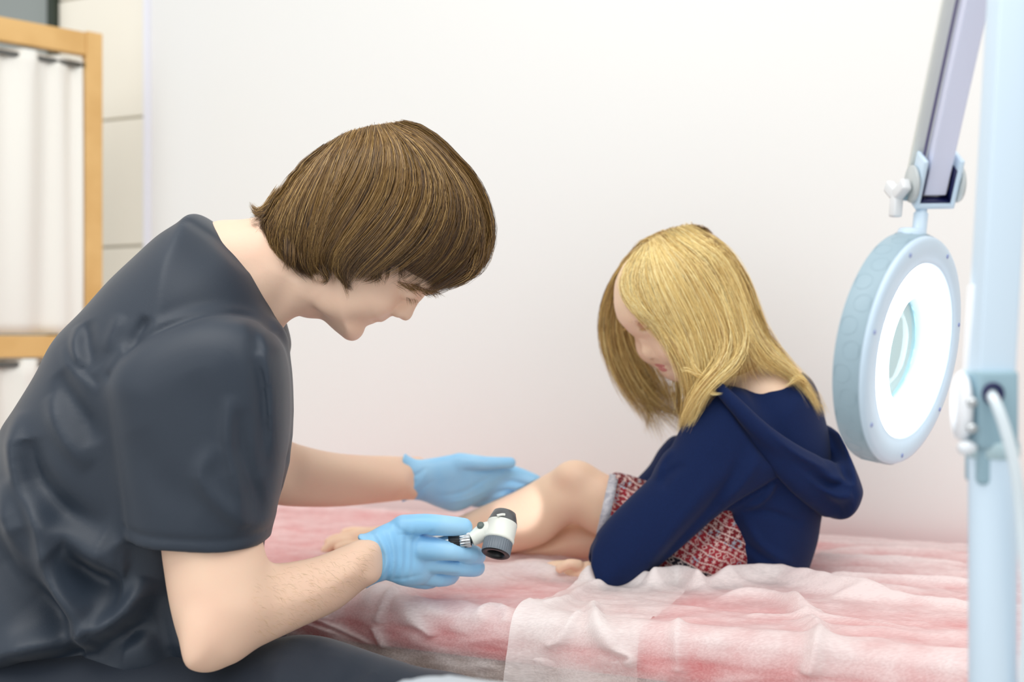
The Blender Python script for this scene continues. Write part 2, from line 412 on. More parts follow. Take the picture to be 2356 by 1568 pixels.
bm = bmesh.new(); bedbox(bm, -3.6, -2.222, WN+0.03, WN+0.12, 0.0, 2.9); struct('wall_left', bm, M_grey)

# ------------------------------------------------------------------ folding screen
sc0 = P(212, 784, 2.5); sd = Vector((-0.74, -0.673, 0)).normalized()
Ms = Matrix(((sd[0], -sd[1], 0, sc0[0]), (sd[1], sd[0], 0, sc0[1]), (0, 0, 1, 0), (0, 0, 0, 1)))      # (along, across, z)
scr = empty('folding_screen', (sc0[0], sc0[1], 0), 'pale pine framed folding screen with gathered white curtains behind the man', 'screen')
def sbox(name, c, s, m=M_wood, bev=0.003):
    bm = bmesh.new(); box_bm(bm, c, s, Ms, bev); return link(name, bm_mesh(name, bm), m, scr, False)
WS = 0.62
for x in (0.0, WS): sbox('stile', (x, 0, 0.905), (0.036, 0.030, 1.73))
sbox('top_rail', (WS/2, 0, 1.742), (WS-0.036, 0.026, 0.050))
sbox('middle_rail', (WS/2, 0, 1.078), (WS-0.036, 0.026, 0.047))
sbox('bottom_rail', (WS/2, 0, 0.16), (WS-0.036, 0.026, 0.047))
for x in (0.0, WS): sbox('foot', (x, 0, 0.02), (0.05, 0.20, 0.04))
M_curtain = mat('curtain_cotton', (238, 237, 230), 0.9, sheen=0.2)
for z0, z1 in ((1.105, 1.708), (0.19, 1.052)):
    nx, nz = 160, 24; xs = np.linspace(0.022, WS-0.022, nx); zs = np.linspace(z0, z1, nz)
    Xg, Zg = np.meshgrid(xs, zs, indexing='ij'); q = (Zg-z0)/(z1-z0)
    D = 0.008*np.sin(Xg*95+1.3*np.sin(Xg*17))*(0.5+0.5*q)+0.005*np.sin(Xg*43+2.2*q)+0.0015*np.sin(Xg*260)*(q > 0.92)
    V = np.stack([Xg, D, Zg, np.ones_like(Xg)], -1).reshape(-1, 4)@np.array(Ms).T
    ii = np.arange(nx-1)[:, None]*nz+np.arange(nz-1)[None, :]
    Q = np.stack([ii, ii+nz, ii+nz+1, ii+1], -1).reshape(-1, 4)
    o = link('curtain', mesh_np('curtain', V[:, :3], Q), M_curtain, scr); md = o.modifiers.new('s', 'SOLIDIFY'); md.thickness = 0.001
    a = Ms @ Vector((0.018, 0, z1-0.012)); b = Ms @ Vector((WS-0.018, 0, z1-0.012))
    link('curtain_rod', bm_mesh('curtain_rod', tube([a, (a+b)/2, b], 0.0055, 10, 2)), mat('rod_grey', (95, 98, 96), 0.4), scr)

# ------------------------------------------------------------------ couch
M_pink = mat('pink_vinyl', (238, 78, 86), 0.5, noise=(5, (224, 62, 74), 0.5))
couch = empty('examination_couch', B(-0.6, 0.38, 0), 'pink padded examination couch on a brown wooden frame against the white wall', 'couch')
S0, S1 = -1.60, 0.42
bm = bmesh.new(); bedbox(bm, S0, S1, N0, N0+0.765, BZ-0.058, BZ, 0.016); link('mattress', bm_mesh('mattress', bm), M_pink, couch)
bm = bmesh.new(); bedbox(bm, S0+0.02, S1-0.02, N0+0.012, N0+0.75, BZ-0.15, BZ-0.058, 0.003); link('frame', bm_mesh('frame', bm), M_wooddk, couch, False)
for s in (S0+0.1, S1-0.1):
    for a in (0.06, 0.68):
        bm = bmesh.new(); bedbox(bm, s-0.03, s+0.03, N0+a, N0+a+0.06, 0, BZ-0.15, 0.003); link('leg', bm_mesh('leg', bm), M_wooddk, couch, False)

# disposable sheets
def toST(u, v):
    if v > CY+60:
        Y = F*(CZ-BZ)/(v-CY); x = (u-CX)/F*Y; s = x*e_[0]+Y*e_[1]; t = x*n_[0]+Y*n_[1]-N0
        if t > 0: return s, t
    Y = (N0-0.012)/(n_[0]*(u-CX)/F+n_[1]); x = (u-CX)/F*Y; z = CZ-(v-CY)/F*Y
    return x*e_[0]+Y*e_[1], z-BZ
def sheet_mat(name, lo, hi, white):
    # 'opac': how much cloth there is between eye and couch (bunched and lifted cloth hides more, cloth drawn tight over the side less)
    m = bpy.data.materials.new(name); m.use_nodes = True; nt = m.node_tree; b = nt.nodes['Principled BSDF']; out = nt.nodes['Material Output']
    b.inputs['Base Color'].default_value = lin(white); b.inputs['Roughness'].default_value = 0.55; b.inputs['Sheen Weight'].default_value = 0.15
    tr = nt.nodes.new('ShaderNodeBsdfTransparent'); tl = nt.nodes.new('ShaderNodeBsdfTranslucent'); tl.inputs[0].default_value = lin(white)
    m1 = nt.nodes.new('ShaderNodeMixShader'); m1.inputs[0].default_value = 0.25
    nt.links.new(b.outputs[0], m1.inputs[1]); nt.links.new(tl.outputs[0], m1.inputs[2])
    tc = nt.nodes.new('ShaderNodeTexCoord'); mp = nt.nodes.new('ShaderNodeMapping'); mp.inputs['Rotation'].default_value = (0, 0, 0.42); mp.inputs['Scale'].default_value = (120, 700, 500)
    n1 = nt.nodes.new('ShaderNodeTexNoise'); n1.inputs['Scale'].default_value = 1.0; n1.inputs['Detail'].default_value = 3
    n2 = nt.nodes.new('ShaderNodeTexNoise'); n2.inputs['Scale'].default_value = 22; n2.inputs['Detail'].default_value = 3
    nt.links.new(tc.outputs['Object'], mp.inputs[0]); nt.links.new(mp.outputs[0], n1.inputs['Vector']); nt.links.new(tc.outputs['Object'], n2.inputs['Vector'])
    ad = nt.nodes.new('ShaderNodeMath'); ad.operation = 'ADD'; nt.links.new(n1.outputs['Fac'], ad.inputs[0]); nt.links.new(n2.outputs['Fac'], ad.inputs[1])
    r = nt.nodes.new('ShaderNodeMapRange'); r.inputs[1].default_value = 0.75; r.inputs[2].default_value = 1.25; r.inputs[3].default_value = lo; r.inputs[4].default_value = hi
    nt.links.new(ad.outputs[0], r.inputs[0]); oa = nt.nodes.new('ShaderNodeAttribute'); oa.attribute_name = 'opac'; om = nt.nodes.new('ShaderNodeMath'); om.operation = 'ADD'; om.use_clamp = True; nt.links.new(r.outputs[0], om.inputs[0]); nt.links.new(oa.outputs['Fac'], om.inputs[1])
    m2 = nt.nodes.new('ShaderNodeMixShader'); nt.links.new(om.outputs[0], m2.inputs[0]); nt.links.new(tr.outputs[0], m2.inputs[1]); nt.links.new(m1.outputs[0], m2.inputs[2])
    bp = nt.nodes.new('ShaderNodeBump'); bp.inputs['Strength'].default_value = 0.25; bp.inputs['Distance'].default_value = 0.001
    nt.links.new(n1.outputs['Fac'], bp.inputs['Height']); nt.links.new(bp.outputs[0], b.inputs['Normal'])
    nt.links.new(m2.outputs[0], out.inputs[0]); return m
M_sheet = sheet_mat('nonwoven_sheet', -0.13, 0.13, (253, 246, 244))
def sheet(name, s0f, s1, base, folds, dropf, seed, label, ds=0.004):
    A_top, A_side = 0.745, 0.10; R = 0.02
    na = 250; ns = int((s1-(-1.62 if s0f is None else -0.9))/ds)
    rng = np.random.default_rng(seed)
    aa = np.linspace(0, 1, na)
    # arc position -> t and drop
    L = A_top+math.pi/2*R+A_side
    J, I = np.meshgrid(np.arange(na), np.arange(ns)); q = aa[J]; si = I/(ns-1)
    smid = -1.62 if s0f is None else None
    arcs = q*L
    tt = np.where(arcs < A_top-R, 0.745-arcs, 0.0)
    th = np.clip((arcs-(A_top-R))/R, 0, math.pi/2); top = arcs < A_top-R; side = arcs > A_top-R+math.pi/2*R
    teff = np.where(top, 0.745-arcs, 0.02-(arcs-(A_top-R)))          # signed: negative down the side
    if s0f is None: s = -1.60+(s1+1.60)*si
    else:
        left = s0f(teff); s = left+(s1-left)*si**1.0
    drop = dropf(s)
    sd = np.where(side, (arcs-(A_top-R+math.pi/2*R))/(A_side+R)*drop, 0)
    t = np.where(top, 0.745-arcs, np.where(side, -R*0-0.0, R-R*np.sin(th)))
    z = np.where(top, BZ, np.where(side, BZ-R-sd, BZ-R+R*np.cos(th)))
    nt_ = np.where(top, 0, np.where(side, -1, -np.sin(th))); nz_ = np.where(top, 1, np.where(side, 0.15, np.cos(th)))
    d = base+0.0*s
    for pts, amp, w in folds:
        p = cr(np.array([toST(*k[:2]) for k in pts]), 6); dist, par = linesdf(p, s, teff)
        d = d+amp*np.exp(-np.abs(dist/w)**1.6)*np.clip(np.sin(np.pi*np.clip(par, 0.03, 0.97))*2.2, 0, 1)
    # soft ripples running lengthwise, sharper ridges
    for k in range(26):
        f = rng.uniform(12, 60); an = rng.normal(0, 0.35); ph = rng.uniform(0, 6.28); amp = 0.05/f
        x = s*math.sin(an)+teff*math.cos(an)+0.02*np.sin(s*rng.uniform(4, 12)+ph)
        w = np.clip(0.5+0.9*np.sin(s*rng.uniform(3, 9)+rng.uniform(0, 6)), 0, 1)
        d = d+amp*w*(1-np.abs(np.sin(x*f+ph)))**2*np.where(teff > 0, 1, 0.6)
    for k in range(10):
        f = rng.uniform(15, 50); ph = rng.uniform(0, 6.28)
        d = d+0.05/f*np.clip((-teff+0.04)/0.08, 0, 1)*np.sin(s*f+ph+teff*rng.uniform(-20, 20))**2
    if s0f is not None:      # the free edge lifts a little
        ed = (s-left); d = d+0.012*np.exp(-ed/0.03)*np.clip((0.12-teff)/0.1, 0.2, 1)
    d = np.maximum(d, base)
    sv, tv, zv = s, t+nt_*d, z+nz_*d
    V = (sv[..., None]*e_+(N0+tv)[..., None]*n_); V[..., 2] = zv
    V = V.reshape(-1, 3); ii = np.arange(ns-1)[:, None]*na+np.arange(na-1)[None, :]
    Q = np.stack([ii, ii+1, ii+na+1, ii+na], -1).reshape(-1, 4)[:, ::-1]
    me = mesh_np(name, V, Q); op = np.where(teff > 0, 0.60, 0.60-0.32*np.clip(-teff/0.02, 0, 1))+0.38*np.clip((d-base-0.002)/0.012, 0, 1)
    at = me.attributes.new('opac', 'FLOAT', 'POINT'); at.data.foreach_set('value', op.astype(np.float32).ravel())
    o = link(name, me, M_sheet); tag(o, label, 'sheet'); return o
f1 = [([(845, 1400), (880, 1380), (960, 1356), (1080, 1340), (1200, 1332), (1330, 1338)], 0.017, 0.030),
      ([(862, 1440), (872, 1475), (885, 1530)], 0.010, 0.006), ([(905, 1392), (960, 1425), (1000, 1470)], 0.007, 0.008),
      ([(865, 1425), (900, 1390), (915, 1375)], 0.006, 0.006), ([(760, 1400), (700, 1450), (780, 1500)], 0.008, 0.012),
      ([(720, 1420), (800, 1480), (860, 1520)], 0.006, 0.006), ([(1090, 1418), (1140, 1412), (1180, 1425)], 0.006, 0.006),
      ([(1020, 1300), (1100, 1312), (1250, 1312), (1350, 1325)], 0.008, 0.018)]
o1 = sheet('disposable_sheet', None, -0.42, 0.0035, f1, lambda s: 0.058+0.010*np.sin(s*9+1.0)+0.006*np.sin(s*23), 3,
      'thin white disposable sheet beneath the bare feet, its edge tucked under the wrinkled sheet')
sA = toST(1180, 1430)[0]; sB, tB = toST(1385, 1335)
f2 = [([(1330, 1362), (1390, 1352), (1450, 1352), (1490, 1366)], 0.024, 0.016), ([(1488, 1372), (1560, 1356), (1620, 1378)], 0.026, 0.014),
      ([(1620, 1376), (1700, 1356), (1790, 1352), (1850, 1366), (1960, 1392), (2060, 1400)], 0.024, 0.020),
      ([(1365, 1400), (1372, 1440), (1420, 1480), (1455, 1510), (1440, 1550)], 0.012, 0.008),
      ([(1255, 1480), (1300, 1450), (1340, 1432)], 0.006, 0.006), ([(1245, 1420), (1300, 1400), (1350, 1372), (1400, 1366)], 0.008, 0.010),
      ([(1560, 1450), (1562, 1500), (1560, 1560)], 0.007, 0.008), ([(1880, 1470), (1885, 1500), (1850, 1545)], 0.012, 0.010),
      ([(1820, 1400), (1860, 1450), (1878, 1480)], 0.010, 0.012), ([(1640, 1400), (1760, 1392), (1860, 1430), (1900, 1440)], 0.010, 0.012),
      ([(1860, 1300), (2000, 1310), (2230, 1318)], 0.010, 0.012), ([(1880, 1350), (2050, 1352), (2300, 1372)], 0.010, 0.010),
      ([(1900, 1400), (2080, 1405), (2340, 1440)], 0.008, 0.010), ([(1900, 1285), (2050, 1282), (2200, 1290)], 0.008, 0.012),
      ([(1700, 1440), (1900, 1445), (2100, 1470)], 0.006, 0.008)]
o2 = sheet('disposable_sheet', lambda t: sA+(sB-sA)*np.clip(t, -0.3, 0.7)/max(tB, 0.05)*0.9, S1-0.01, 0.007, f2,
      lambda s: 0.066+0.012*np.sin((s+0.75)*7+0.3)+0.005*np.sin(s*31), 8,
      'wrinkled white disposable sheet over the pink couch, beneath the seated child')

# ------------------------------------------------------------------ magnifier lamp on its stand
lampE = empty('magnifier_lamp', (P(2288, 784, 0.96)[0], 0.96, 0), 'white floor standing magnifier lamp with a glowing ring head and grey jointed arm', 'lamp')
LY = 1.20; hc = Vector(P(2104, 808, LY))
nrm = Vector((0.735, -0.655, -0.155)).normalized()
HR = 0.1225
def lp(name, prof, a, d, m, seg=64, par=None, **k): return link(name, bm_mesh(name, lathe(prof, a, d, seg, **k)), m, par or lampE)
M_glow = mat('ring_diffuser', (255, 255, 255), 0.5, emit=((240, 250, 255), 7.0))
shell = lp('lamp_head', [(0.062, -0.036), (HR*0.80, -0.038), (HR*0.93, -0.036), (HR, -0.030), (HR*1.005, -0.018), (HR, -0.002), (HR*0.985, 0.001), (HR*0.96, 0.002), (0.094, 0.002), (0.092, -0.004), (0.09, -0.012)], hc, nrm, M_lamp)
lp('diffuser', [(0.058, -0.012), (0.0585, -0.004), (0.064, 0.000), (0.074, 0.002), (0.086, 0.0), (0.0915, -0.006)], hc, nrm, M_glow)
lp('lens_collar', [(0.0585, -0.012), (0.056, -0.018), (0.056, -0.034), (0.062, -0.036)], hc, nrm, mat('collar_white', (225, 245, 250), 0.3))
M_lens = mat('lens_glass', (215, 245, 250), 0.05, trans=1.0); M_lens.node_tree.nodes['Principled BSDF'].inputs['IOR'].default_value = 1.1
lp('magnifying_lens', [(0, -0.018), (0.03, -0.0195), (0.056, -0.023), (0.056, -0.025), (0.03, -0.029), (0, -0.030)], hc, nrm, M_lens)
# grey embossed band with round scales
lp('grip_band', [(HR*1.002, -0.031), (HR*1.010, -0.029), (HR*1.010, -0.005), (HR*1.002, -0.003)], hc, nrm, M_lampgrey, 96)
Mh = Matrix.Translation(hc) @ frame(nrm)
bm = bmesh.new()
for k in range(32):
    t0_ = 2*math.pi*k/32; z0_ = -0.017+0.004*(-1)**k; rows = []
    for i in range(28):
        f_ = 2*math.pi*i/28; row = []
        for rr, oo in ((0.0096, 0.0), (0.0092, 0.0004), (0.0088, 0.0)):
            z_ = min(max(z0_+rr*math.sin(f_), -0.029), -0.005); a_ = t0_+rr*math.cos(f_)/HR; ro = HR*1.0102+oo
            row.append(bm.verts.new(Mh @ Vector((ro*math.cos(a_), ro*math.sin(a_), z_))))
        rows.append(row)
    for i in range(28):
        A_, B_ = rows[i], rows[(i+1) % 28]
        for q in range(2): bm.faces.new((A_[q], A_[q+1], B_[q+1], B_[q]))
link('scale_pattern', bm_mesh('scale_pattern', bm), M_lampgrey, shell)
for k in range(7):
    t = 2*math.pi*(k+0.3)/7; lp('screw', [(0, 0.003), (0.0022, 0.0028), (0.0026, 0.0015)], Mh @ Vector((0.113*math.cos(t), 0.113*math.sin(t), 0)), nrm, mat('screw_violet', (150, 165, 215), 0.4), 12, shell)
# neck collar, pin, yoke, knob
neck = Vector(P(2096, 556, LY)); up = (Vector(P(2102, 500, LY))-neck).normalized()
lp('neck_collar', [(0, -0.012), (0.0145, -0.012), (0.0150, -0.008), (0.0150, 0.010), (0.0135, 0.0135), (0.009, 0.0135)], neck, up, M_lamp, 32)
lp('neck_pin', [(0.0075, -0.002), (0.0075, 0.030), (0.006, 0.031), (0.006, 0.038)], neck+Vector((0.006, -0.004, 0)), up, M_lamp, 24)
lp('pin_nut', [(0, 0.036), (0.006, 0.036), (0.006, 0.045), (0, 0.045)], neck+Vector((0.006, -0.004, 0)), up, M_steel, 6)
yk = Vector(P(2141, 466, LY)); elbow = Vector(P(2338, -430, 0.99)); ad = (elbow-yk).normalized()
Ya = ad.cross(Vector((0, 1, 0))).normalized(); Yb = ad.cross(Ya).normalized()
Mk = Matrix.Translation(yk) @ Matrix(((Ya[0], Yb[0], ad[0]), (Ya[1], Yb[1], ad[1]), (Ya[2], Yb[2], ad[2]))).to_4x4()
bm = bmesh.new()
box_bm(bm, (0, 0, 0.002), (0.042, 0.028, 0.006), Mk, 0.002); box_bm(bm, (0.0185, 0, 0.028), (0.005, 0.028, 0.052), Mk, 0.002); box_bm(bm, (-0.0185, 0, 0.028), (0.005, 0.028, 0.052), Mk, 0.002)
yo = link('yoke', bm_mesh('yoke', bm), M_lamp, lampE)
bm = bmesh.new(); box_bm(bm, (0, 0, 0.006), (0.033, 0.022, 0.003), Mk); box_bm(bm, (0.0155, 0, 0.024), (0.0015, 0.023, 0.036), Mk); box_bm(bm, (-0.0155, 0, 0.024), (0.0015, 0.023, 0.036), Mk)
link('yoke_liner', bm_mesh('yoke_liner', bm), M_navytrim, yo)
lp('pivot_disc', [(0, 0), (0.019, 0), (0.020, 0.002), (0.019, 0.004), (0, 0.004)], Mk @ Vector((0.022, 0, 0.022)), Ya, mat('disc_grey', (196, 202, 202), 0.4), 32)
lp('pivot_disc', [(0, 0), (0.019, 0), (0.020, 0.002), (0.019, 0.004), (0, 0.004)], Mk @ Vector((-0.026, 0, 0.022)), Ya, mat('disc_grey', (196, 202, 202), 0.4), 32)
kd = Vector((-1, -0.15, 0.05)).normalized(); ka = Vector(P(2100, 452, LY))
lp('knob_stem', [(0.005, 0), (0.005, 0.016)], ka, kd, M_lampgrey, 16)
bm = bmesh.new(); kc = ka+kd*0.018; Mkn = Matrix.Translation(kc) @ frame(kd)
for k in range(3):
    a = 2*math.pi*k/3+0.45; R3 = Matrix.Rotation(a, 4, 'Z'); box_bm(bm, (0.011, 0, 0), (0.024, 0.013, 0.010), Mkn @ R3, 0.0025)
link('clamp_knob', bm_mesh('clamp_knob', bm), mat('knob_white', (232, 234, 236), 0.4), lampE)
# upper arm (two parallel channels) and lower arm
def arm(name, a, b, w, dpt, m, par=None):
    d = (b-a); L = d.length; d.normalize(); x = d.cross(Vector((0, 1, 0))).normalized(); y = d.cross(x)
    Ma = Matrix.Translation(a) @ Matrix(((x[0], y[0], d[0]), (x[1], y[1], d[1]), (x[2], y[2], d[2]))).to_4x4()
    bm = bmesh.new(); box_bm(bm, (0, 0, L/2), (w, dpt, L), Ma, 0.002); return link(name, bm_mesh(name, bm), m, par or lampE)
M_armblue = mat('arm_paint', (228, 232, 253), 0.3)
arm('upper_arm', yk+ad*0.012, elbow, 0.0235, 0.016, M_armblue)
arm('upper_arm_cover', yk+ad*0.03-Ya*0.0+Vector((-0.016, 0.022, 0.0)), elbow+Vector((-0.016, 0.022, 0)), 0.018, 0.006, mat('cover_cream', (236, 238, 232), 0.4))
arm('tension_rod', yk+ad*0.03+Vector((-0.0155, 0.006, 0)), elbow+Vector((-0.0145, 0.006, 0)), 0.003, 0.003, mat('rod_violet', (120, 115, 150), 0.4))
jb = Vector(P(2276, 900, 0.96)); el2 = Vector(P(2352, -470, 0.99))
arm('lower_arm', jb, el2, 0.031, 0.030, M_lamp)
arm('lower_arm_spring_cover', Vector(P(2226, 900, 0.975)), Vector(P(2240, 655, 0.975)), 0.0068, 0.010, mat('cover_white', (250, 252, 255), 0.4))
lp('elbow_joint', [(0, -0.03), (0.035, -0.03), (0.037, 0), (0.035, 0.03), (0, 0.03)], (elbow+el2)/2, (0, 1, 0), M_lampgrey, 32)
bm = bmesh.new(); jc = P(2276, 940, 0.96); box_bm(bm, jc, (0.034, 0.040, 0.066), None, 0.004); box_bm(bm, (jc[0], jc[1], jc[2]-0.046), (0.030, 0.034, 0.034), None, 0.004)
jo = link('joint_bracket', bm_mesh('joint_bracket', bm), mat('bracket_grey', (150, 182, 196), 0.4), lampE)
bm = lathe([(0, -0.004), (0.020, -0.004), (0.0225, 0), (0.020, 0.004), (0, 0.004)], P(2212, 935, 0.96), (1, -0.12, 0), 32); bmesh.ops.scale(bm, vec=(1, 1, 1.35), space=Matrix.Translation(-Vector(P(2212, 935, 0.96))), verts=bm.verts)
link('bracket_plate', bm_mesh('bracket_plate', bm), mat('plate_white', (246, 250, 255), 0.4), lampE)
for v in (925, 985): lp('bolt', [(0, 0.004), (0.004, 0.003), (0.0045, 0)], P(2236, v, 0.935), (0, -1, 0), M_steel, 10, jo)
lp('cable_grommet', [(0.004, 0.0), (0.008, 0.003), (0.0095, 0)], P(2285, 905, 0.937), (0, -1, 0), M_navytrim, 20, jo)
pt = P(2284, 1020, 0.96); px, py = pt[0], pt[1]
lp('collar', [(0.0195, 0), (0.0215, 0.002), (0.0215, 0.013), (0.0195, 0.015), (0, 0.015)], (px, py, pt[2]-0.012), (0, 0, 1), mat('collar_grey', (180, 205, 212), 0.4), 40)
lp('lock_screw', [(0, 0.008), (0.005, 0.007), (0.006, 0), (0.003, -0.006)], P(2228, 1030, 0.94), (-1, -0.3, 0), M_white, 16)
lp('pole', [(0.0195, 0.05), (0.0195, pt[2]-0.01)], (px, py, 0), (0, 0, 1), M_lamp, 40)
lp('base', [(0, 0.0), (0.15, 0.0), (0.155, 0.012), (0.15, 0.03), (0.05, 0.045), (0.03, 0.06), (0, 0.06)], (px, py, 0), (0, 0, 1), M_lamp, 48)
link('power_cable', bm_mesh('power_cable', tube([P(2280, 908, 0.94), P(2290, 925, 0.925), P(2312, 985, 0.92), P(2336, 1080, 0.92), P(2350, 1200, 0.925), P(2362, 1400, 0.93), P(2350, 1700, 0.94)], 0.0046, 12)), mat('cable_white', (225, 238, 245), 0.35), lampE)

# ------------------------------------------------------------------ trolley in the near foreground
tr = empty('instrument_trolley', (-0.05, 0.70, 0), 'white trolley with a rounded tray corner in the near foreground before the couch', 'trolley')
def rrect(s0, s1, a0, a1, r, z0, z1):
    bm = bmesh.new(); pts = []
    for cx, cy, b in ((s1-r, a1-r, 0), (s0+r, a1-r, 1), (s0+r, a0+r, 2), (s1-r, a0+r, 3)):
        for k in range(9): t = math.pi/2*(b+k/8); pts.append((cx+r*math.cos(t), cy+r*math.sin(t)))
    lo = [bm.verts.new(Mbed @ Vector((x, y, z0))) for x, y in pts]; hi = [bm.verts.new(Mbed @ Vector((x, y, z1))) for x, y in pts]
    bm.faces.new(lo); bm.faces.new(hi)
    for i in range(len(pts)): j = (i+1) % len(pts); bm.faces.new((lo[i], lo[j], hi[j], hi[i]))
    bmesh.ops.bevel(bm, geom=[e for e in bm.edges if abs(e.verts[0].co.z-e.verts[1].co.z) < 1e-5], offset=0.006, segments=3, affect='EDGES'); return bm
link('tray', bm_mesh('tray', rrect(-0.495, -0.12, 0.55, 0.905, 0.03, 0.768, 0.790)), M_white, tr)
link('shelf', bm_mesh('shelf', rrect(-0.48, -0.135, 0.565, 0.89, 0.03, 0.30, 0.315)), M_white, tr)
for s in (-0.46, -0.155):
    for a in (0.585, 0.87):
        p0 = Mbed @ Vector((s, a, 0)); link('leg', bm_mesh('leg', lathe([(0, 0), (0.011, 0), (0.011, 0.772), (0, 0.772)], p0, (0, 0, 1), 16)), M_steel, tr)
# ================================================================== the man
def skin_mat(name, c1, c2, red):
    m = mat(name, c1, 0.5, noise=(14, c2, 0.5), bump=(260, 0.12), sss=0.12)
    return m
M_skin = skin_mat('skin', (242, 208, 182), (240, 198, 174), 0)
M_lip = mat('lips', (206, 132, 122), 0.45, sss=0.1)
M_gown = mat('scrub_cotton', (32, 45, 60), 0.5, noise=(700, (29, 41, 56), 0.4), bump=(900, 0.15), sheen=0.10, spec=0.5)
M_trous = mat('trouser_cotton', (26, 36, 50), 0.65, bump=(900, 0.15), sheen=0.25, spec=0.3)
M_glove = mat('nitrile_blue', (166, 218, 252), 0.4, noise=(16, (130, 200, 248), 0.6), sss=0.0, spec=0.5)
MH = 1.5
man = empty('person', (P(200, 0, 1.48)[0], 1.48, 0), 'person with brown bobbed hair in dark grey scrubs and blue gloves, leaning over the couch', 'person')

# ---- head and neck
v = Vol(P(440, 840, MH)+[0, -.13, 0], P(1150, 260, MH)+[0, .13, 0], 0.0018)
head = [(1100, 600), (1112, 545), (1102, 480), (1070, 420), (1020, 365), (960, 328), (900, 315), (830, 325), (770, 352), (722, 398), (692, 450), (682, 505), (690, 560), (700, 620), (700, 680),
        (708, 716), (722, 722), (740, 730), (755, 745), (771, 760), (785, 771), (796, 780), (809, 784), (821, 781), (831, 772), (837, 761), (839.5, 752), (849, 747), (860, 743.5), (867, 739.5), (876, 741), (884, 737.5), (896, 729), (906, 722),
        (925, 700), (950, 690), (966, 682), (980, 677), (1002, 669), (1040, 645)]
v.infl(head, MH, 0.075, 0.078, bl=2)
nose = [(972, 682), (962, 697), (953, 714), (947, 728), (939, 736), (930, 737), (919, 731), (907, 722), (900, 705), (930, 670), (960, 665)]
v.infl(nose, MH, 0.0145, 0.013, k=0.008, bl=1)
for sg in (-1, 1):
    c = P(918, 716, MH)+[0, sg*0.0125, 0]; v.ell(c, (0.0085, 0.0065, 0.0085), k=0.006)
    v.ell(P(911, 729, MH)+[0, sg*0.007, 0], (0.004, 0.0035, 0.003), mode='sub', k=0.002)      # nostril
    v.ell(P(860, 690, MH)+[0, sg*0.040, 0], (0.028, 0.018, 0.020), k=0.02)                    # cheek
    v.ell(P(985, 655, MH)+[0, sg*0.028, 0], (0.012, 0.022, 0.010), k=0.012)                   # brow ridge
    v.ell(P(963, 690, MH)+[0, sg*0.034, 0], (0.012, 0.013, 0.009), mode='sub', k=0.012)       # socket
    v.ell(P(944, 672, MH)+[0, sg*0.032, 0], (0.0125, 0.0135, 0.0125), k=0.003)                # closed lid over the eye
    v.cone(P(866, 741, MH)+[0, sg*0.008, 0], P(852, 722, MH)+[0, sg*0.027, 0], 0.0018, 0.0012, mode='sub', k=0.003)
    v.ell(P(790, 690, MH)+[0, sg*0.052, 0], (0.03, 0.012, 0.02), k=0.02)                      # jaw angle
    # ear
    c = P(775, 605, MH)+[0, sg*0.070, 0]; v.ell(c, (0.018, 0.010, 0.030), np.array(Matrix.Rotation(0.5, 3, 'Y')), k=0.004); v.ell(c+[0.002, sg*0.008, 0], (0.010, 0.006, 0.018), mode='sub', k=0.004)
neckp = [(440, 560), (490, 512), (560, 505), (640, 500), (720, 560), (770, 650), (745, 705), (722, 722), (700, 724), (655, 732), (630, 800), (540, 790), (450, 700)]
v.infl(neckp, MH, 0.060, 0.062, k=0.022, bl=3)
v.cone(P(745, 640, MH)+[0, -0.05, 0], P(640, 745, MH)+[0, -0.022, 0], 0.012, 0.010, k=0.02)     # neck muscle
hd = v.arr(); hd = (smoothed(*hd, it=1), hd[1])
# ---- arms
v = Vol(P(290, 1600, 1.28)+[0, -.06, 0], P(900, 900, 1.5)+[0, .06, 0], 0.0028)
armu = [(410, 1000, 1.35), (402, 1150, 1.35), (378, 1232, 1.34), (384, 1320, 1.33), (398, 1410, 1.32), (420, 1480, 1.315), (448, 1520, 1.31), (482, 1533, 1.31), (520, 1524, 1.31), (560, 1500, 1.32), (620, 1400, 1.33), (618, 1310, 1.34), (603, 1246, 1.34), (575, 1120, 1.35), (560, 1000, 1.35)]
v.infl(armu, 1.34, 0.052, 0.06, bl=2)
arml = [(455, 1400, 1.31), (440, 1505, 1.31), (482, 1533, 1.31), (540, 1517, 1.315), (620, 1480, 1.34), (700, 1442, 1.37), (780, 1400, 1.41), (838, 1352, 1.44), (880, 1320, 1.46), (880, 1250, 1.46), (836, 1236, 1.45), (790, 1256, 1.42), (730, 1282, 1.39), (660, 1299, 1.36), (596, 1304, 1.345), (540, 1330, 1.33)]
v.infl(arml, 1.38, 0.044, 0.052, k=0.016, bl=2)
ra = v.arr()
YF = 1.70
v = Vol(P(500, 1210, 1.70)+[0, -.14, 0], P(1010, 980, 1.86)+[0, .06, 0], 0.003)
armf = [(540, 985, 1.62), (650, 1008, 1.68), (700, 1026, 1.71), (760, 1040, 1.74), (830, 1046, 1.78), (925, 1050, 1.83), (980, 1060, 1.86), (980, 1140, 1.86), (925, 1150, 1.83), (860, 1156, 1.80), (790, 1163, 1.76), (720, 1165, 1.72), (635, 1158, 1.68), (540, 1130, 1.62)]
v.infl(armf, 1.7, 0.040, 0.045, bl=2); v.cone(P(700, 1075, 1.69), P(910, 1108, 1.80), 0.022, 0.016, k=0.02)
fa = v.arr()
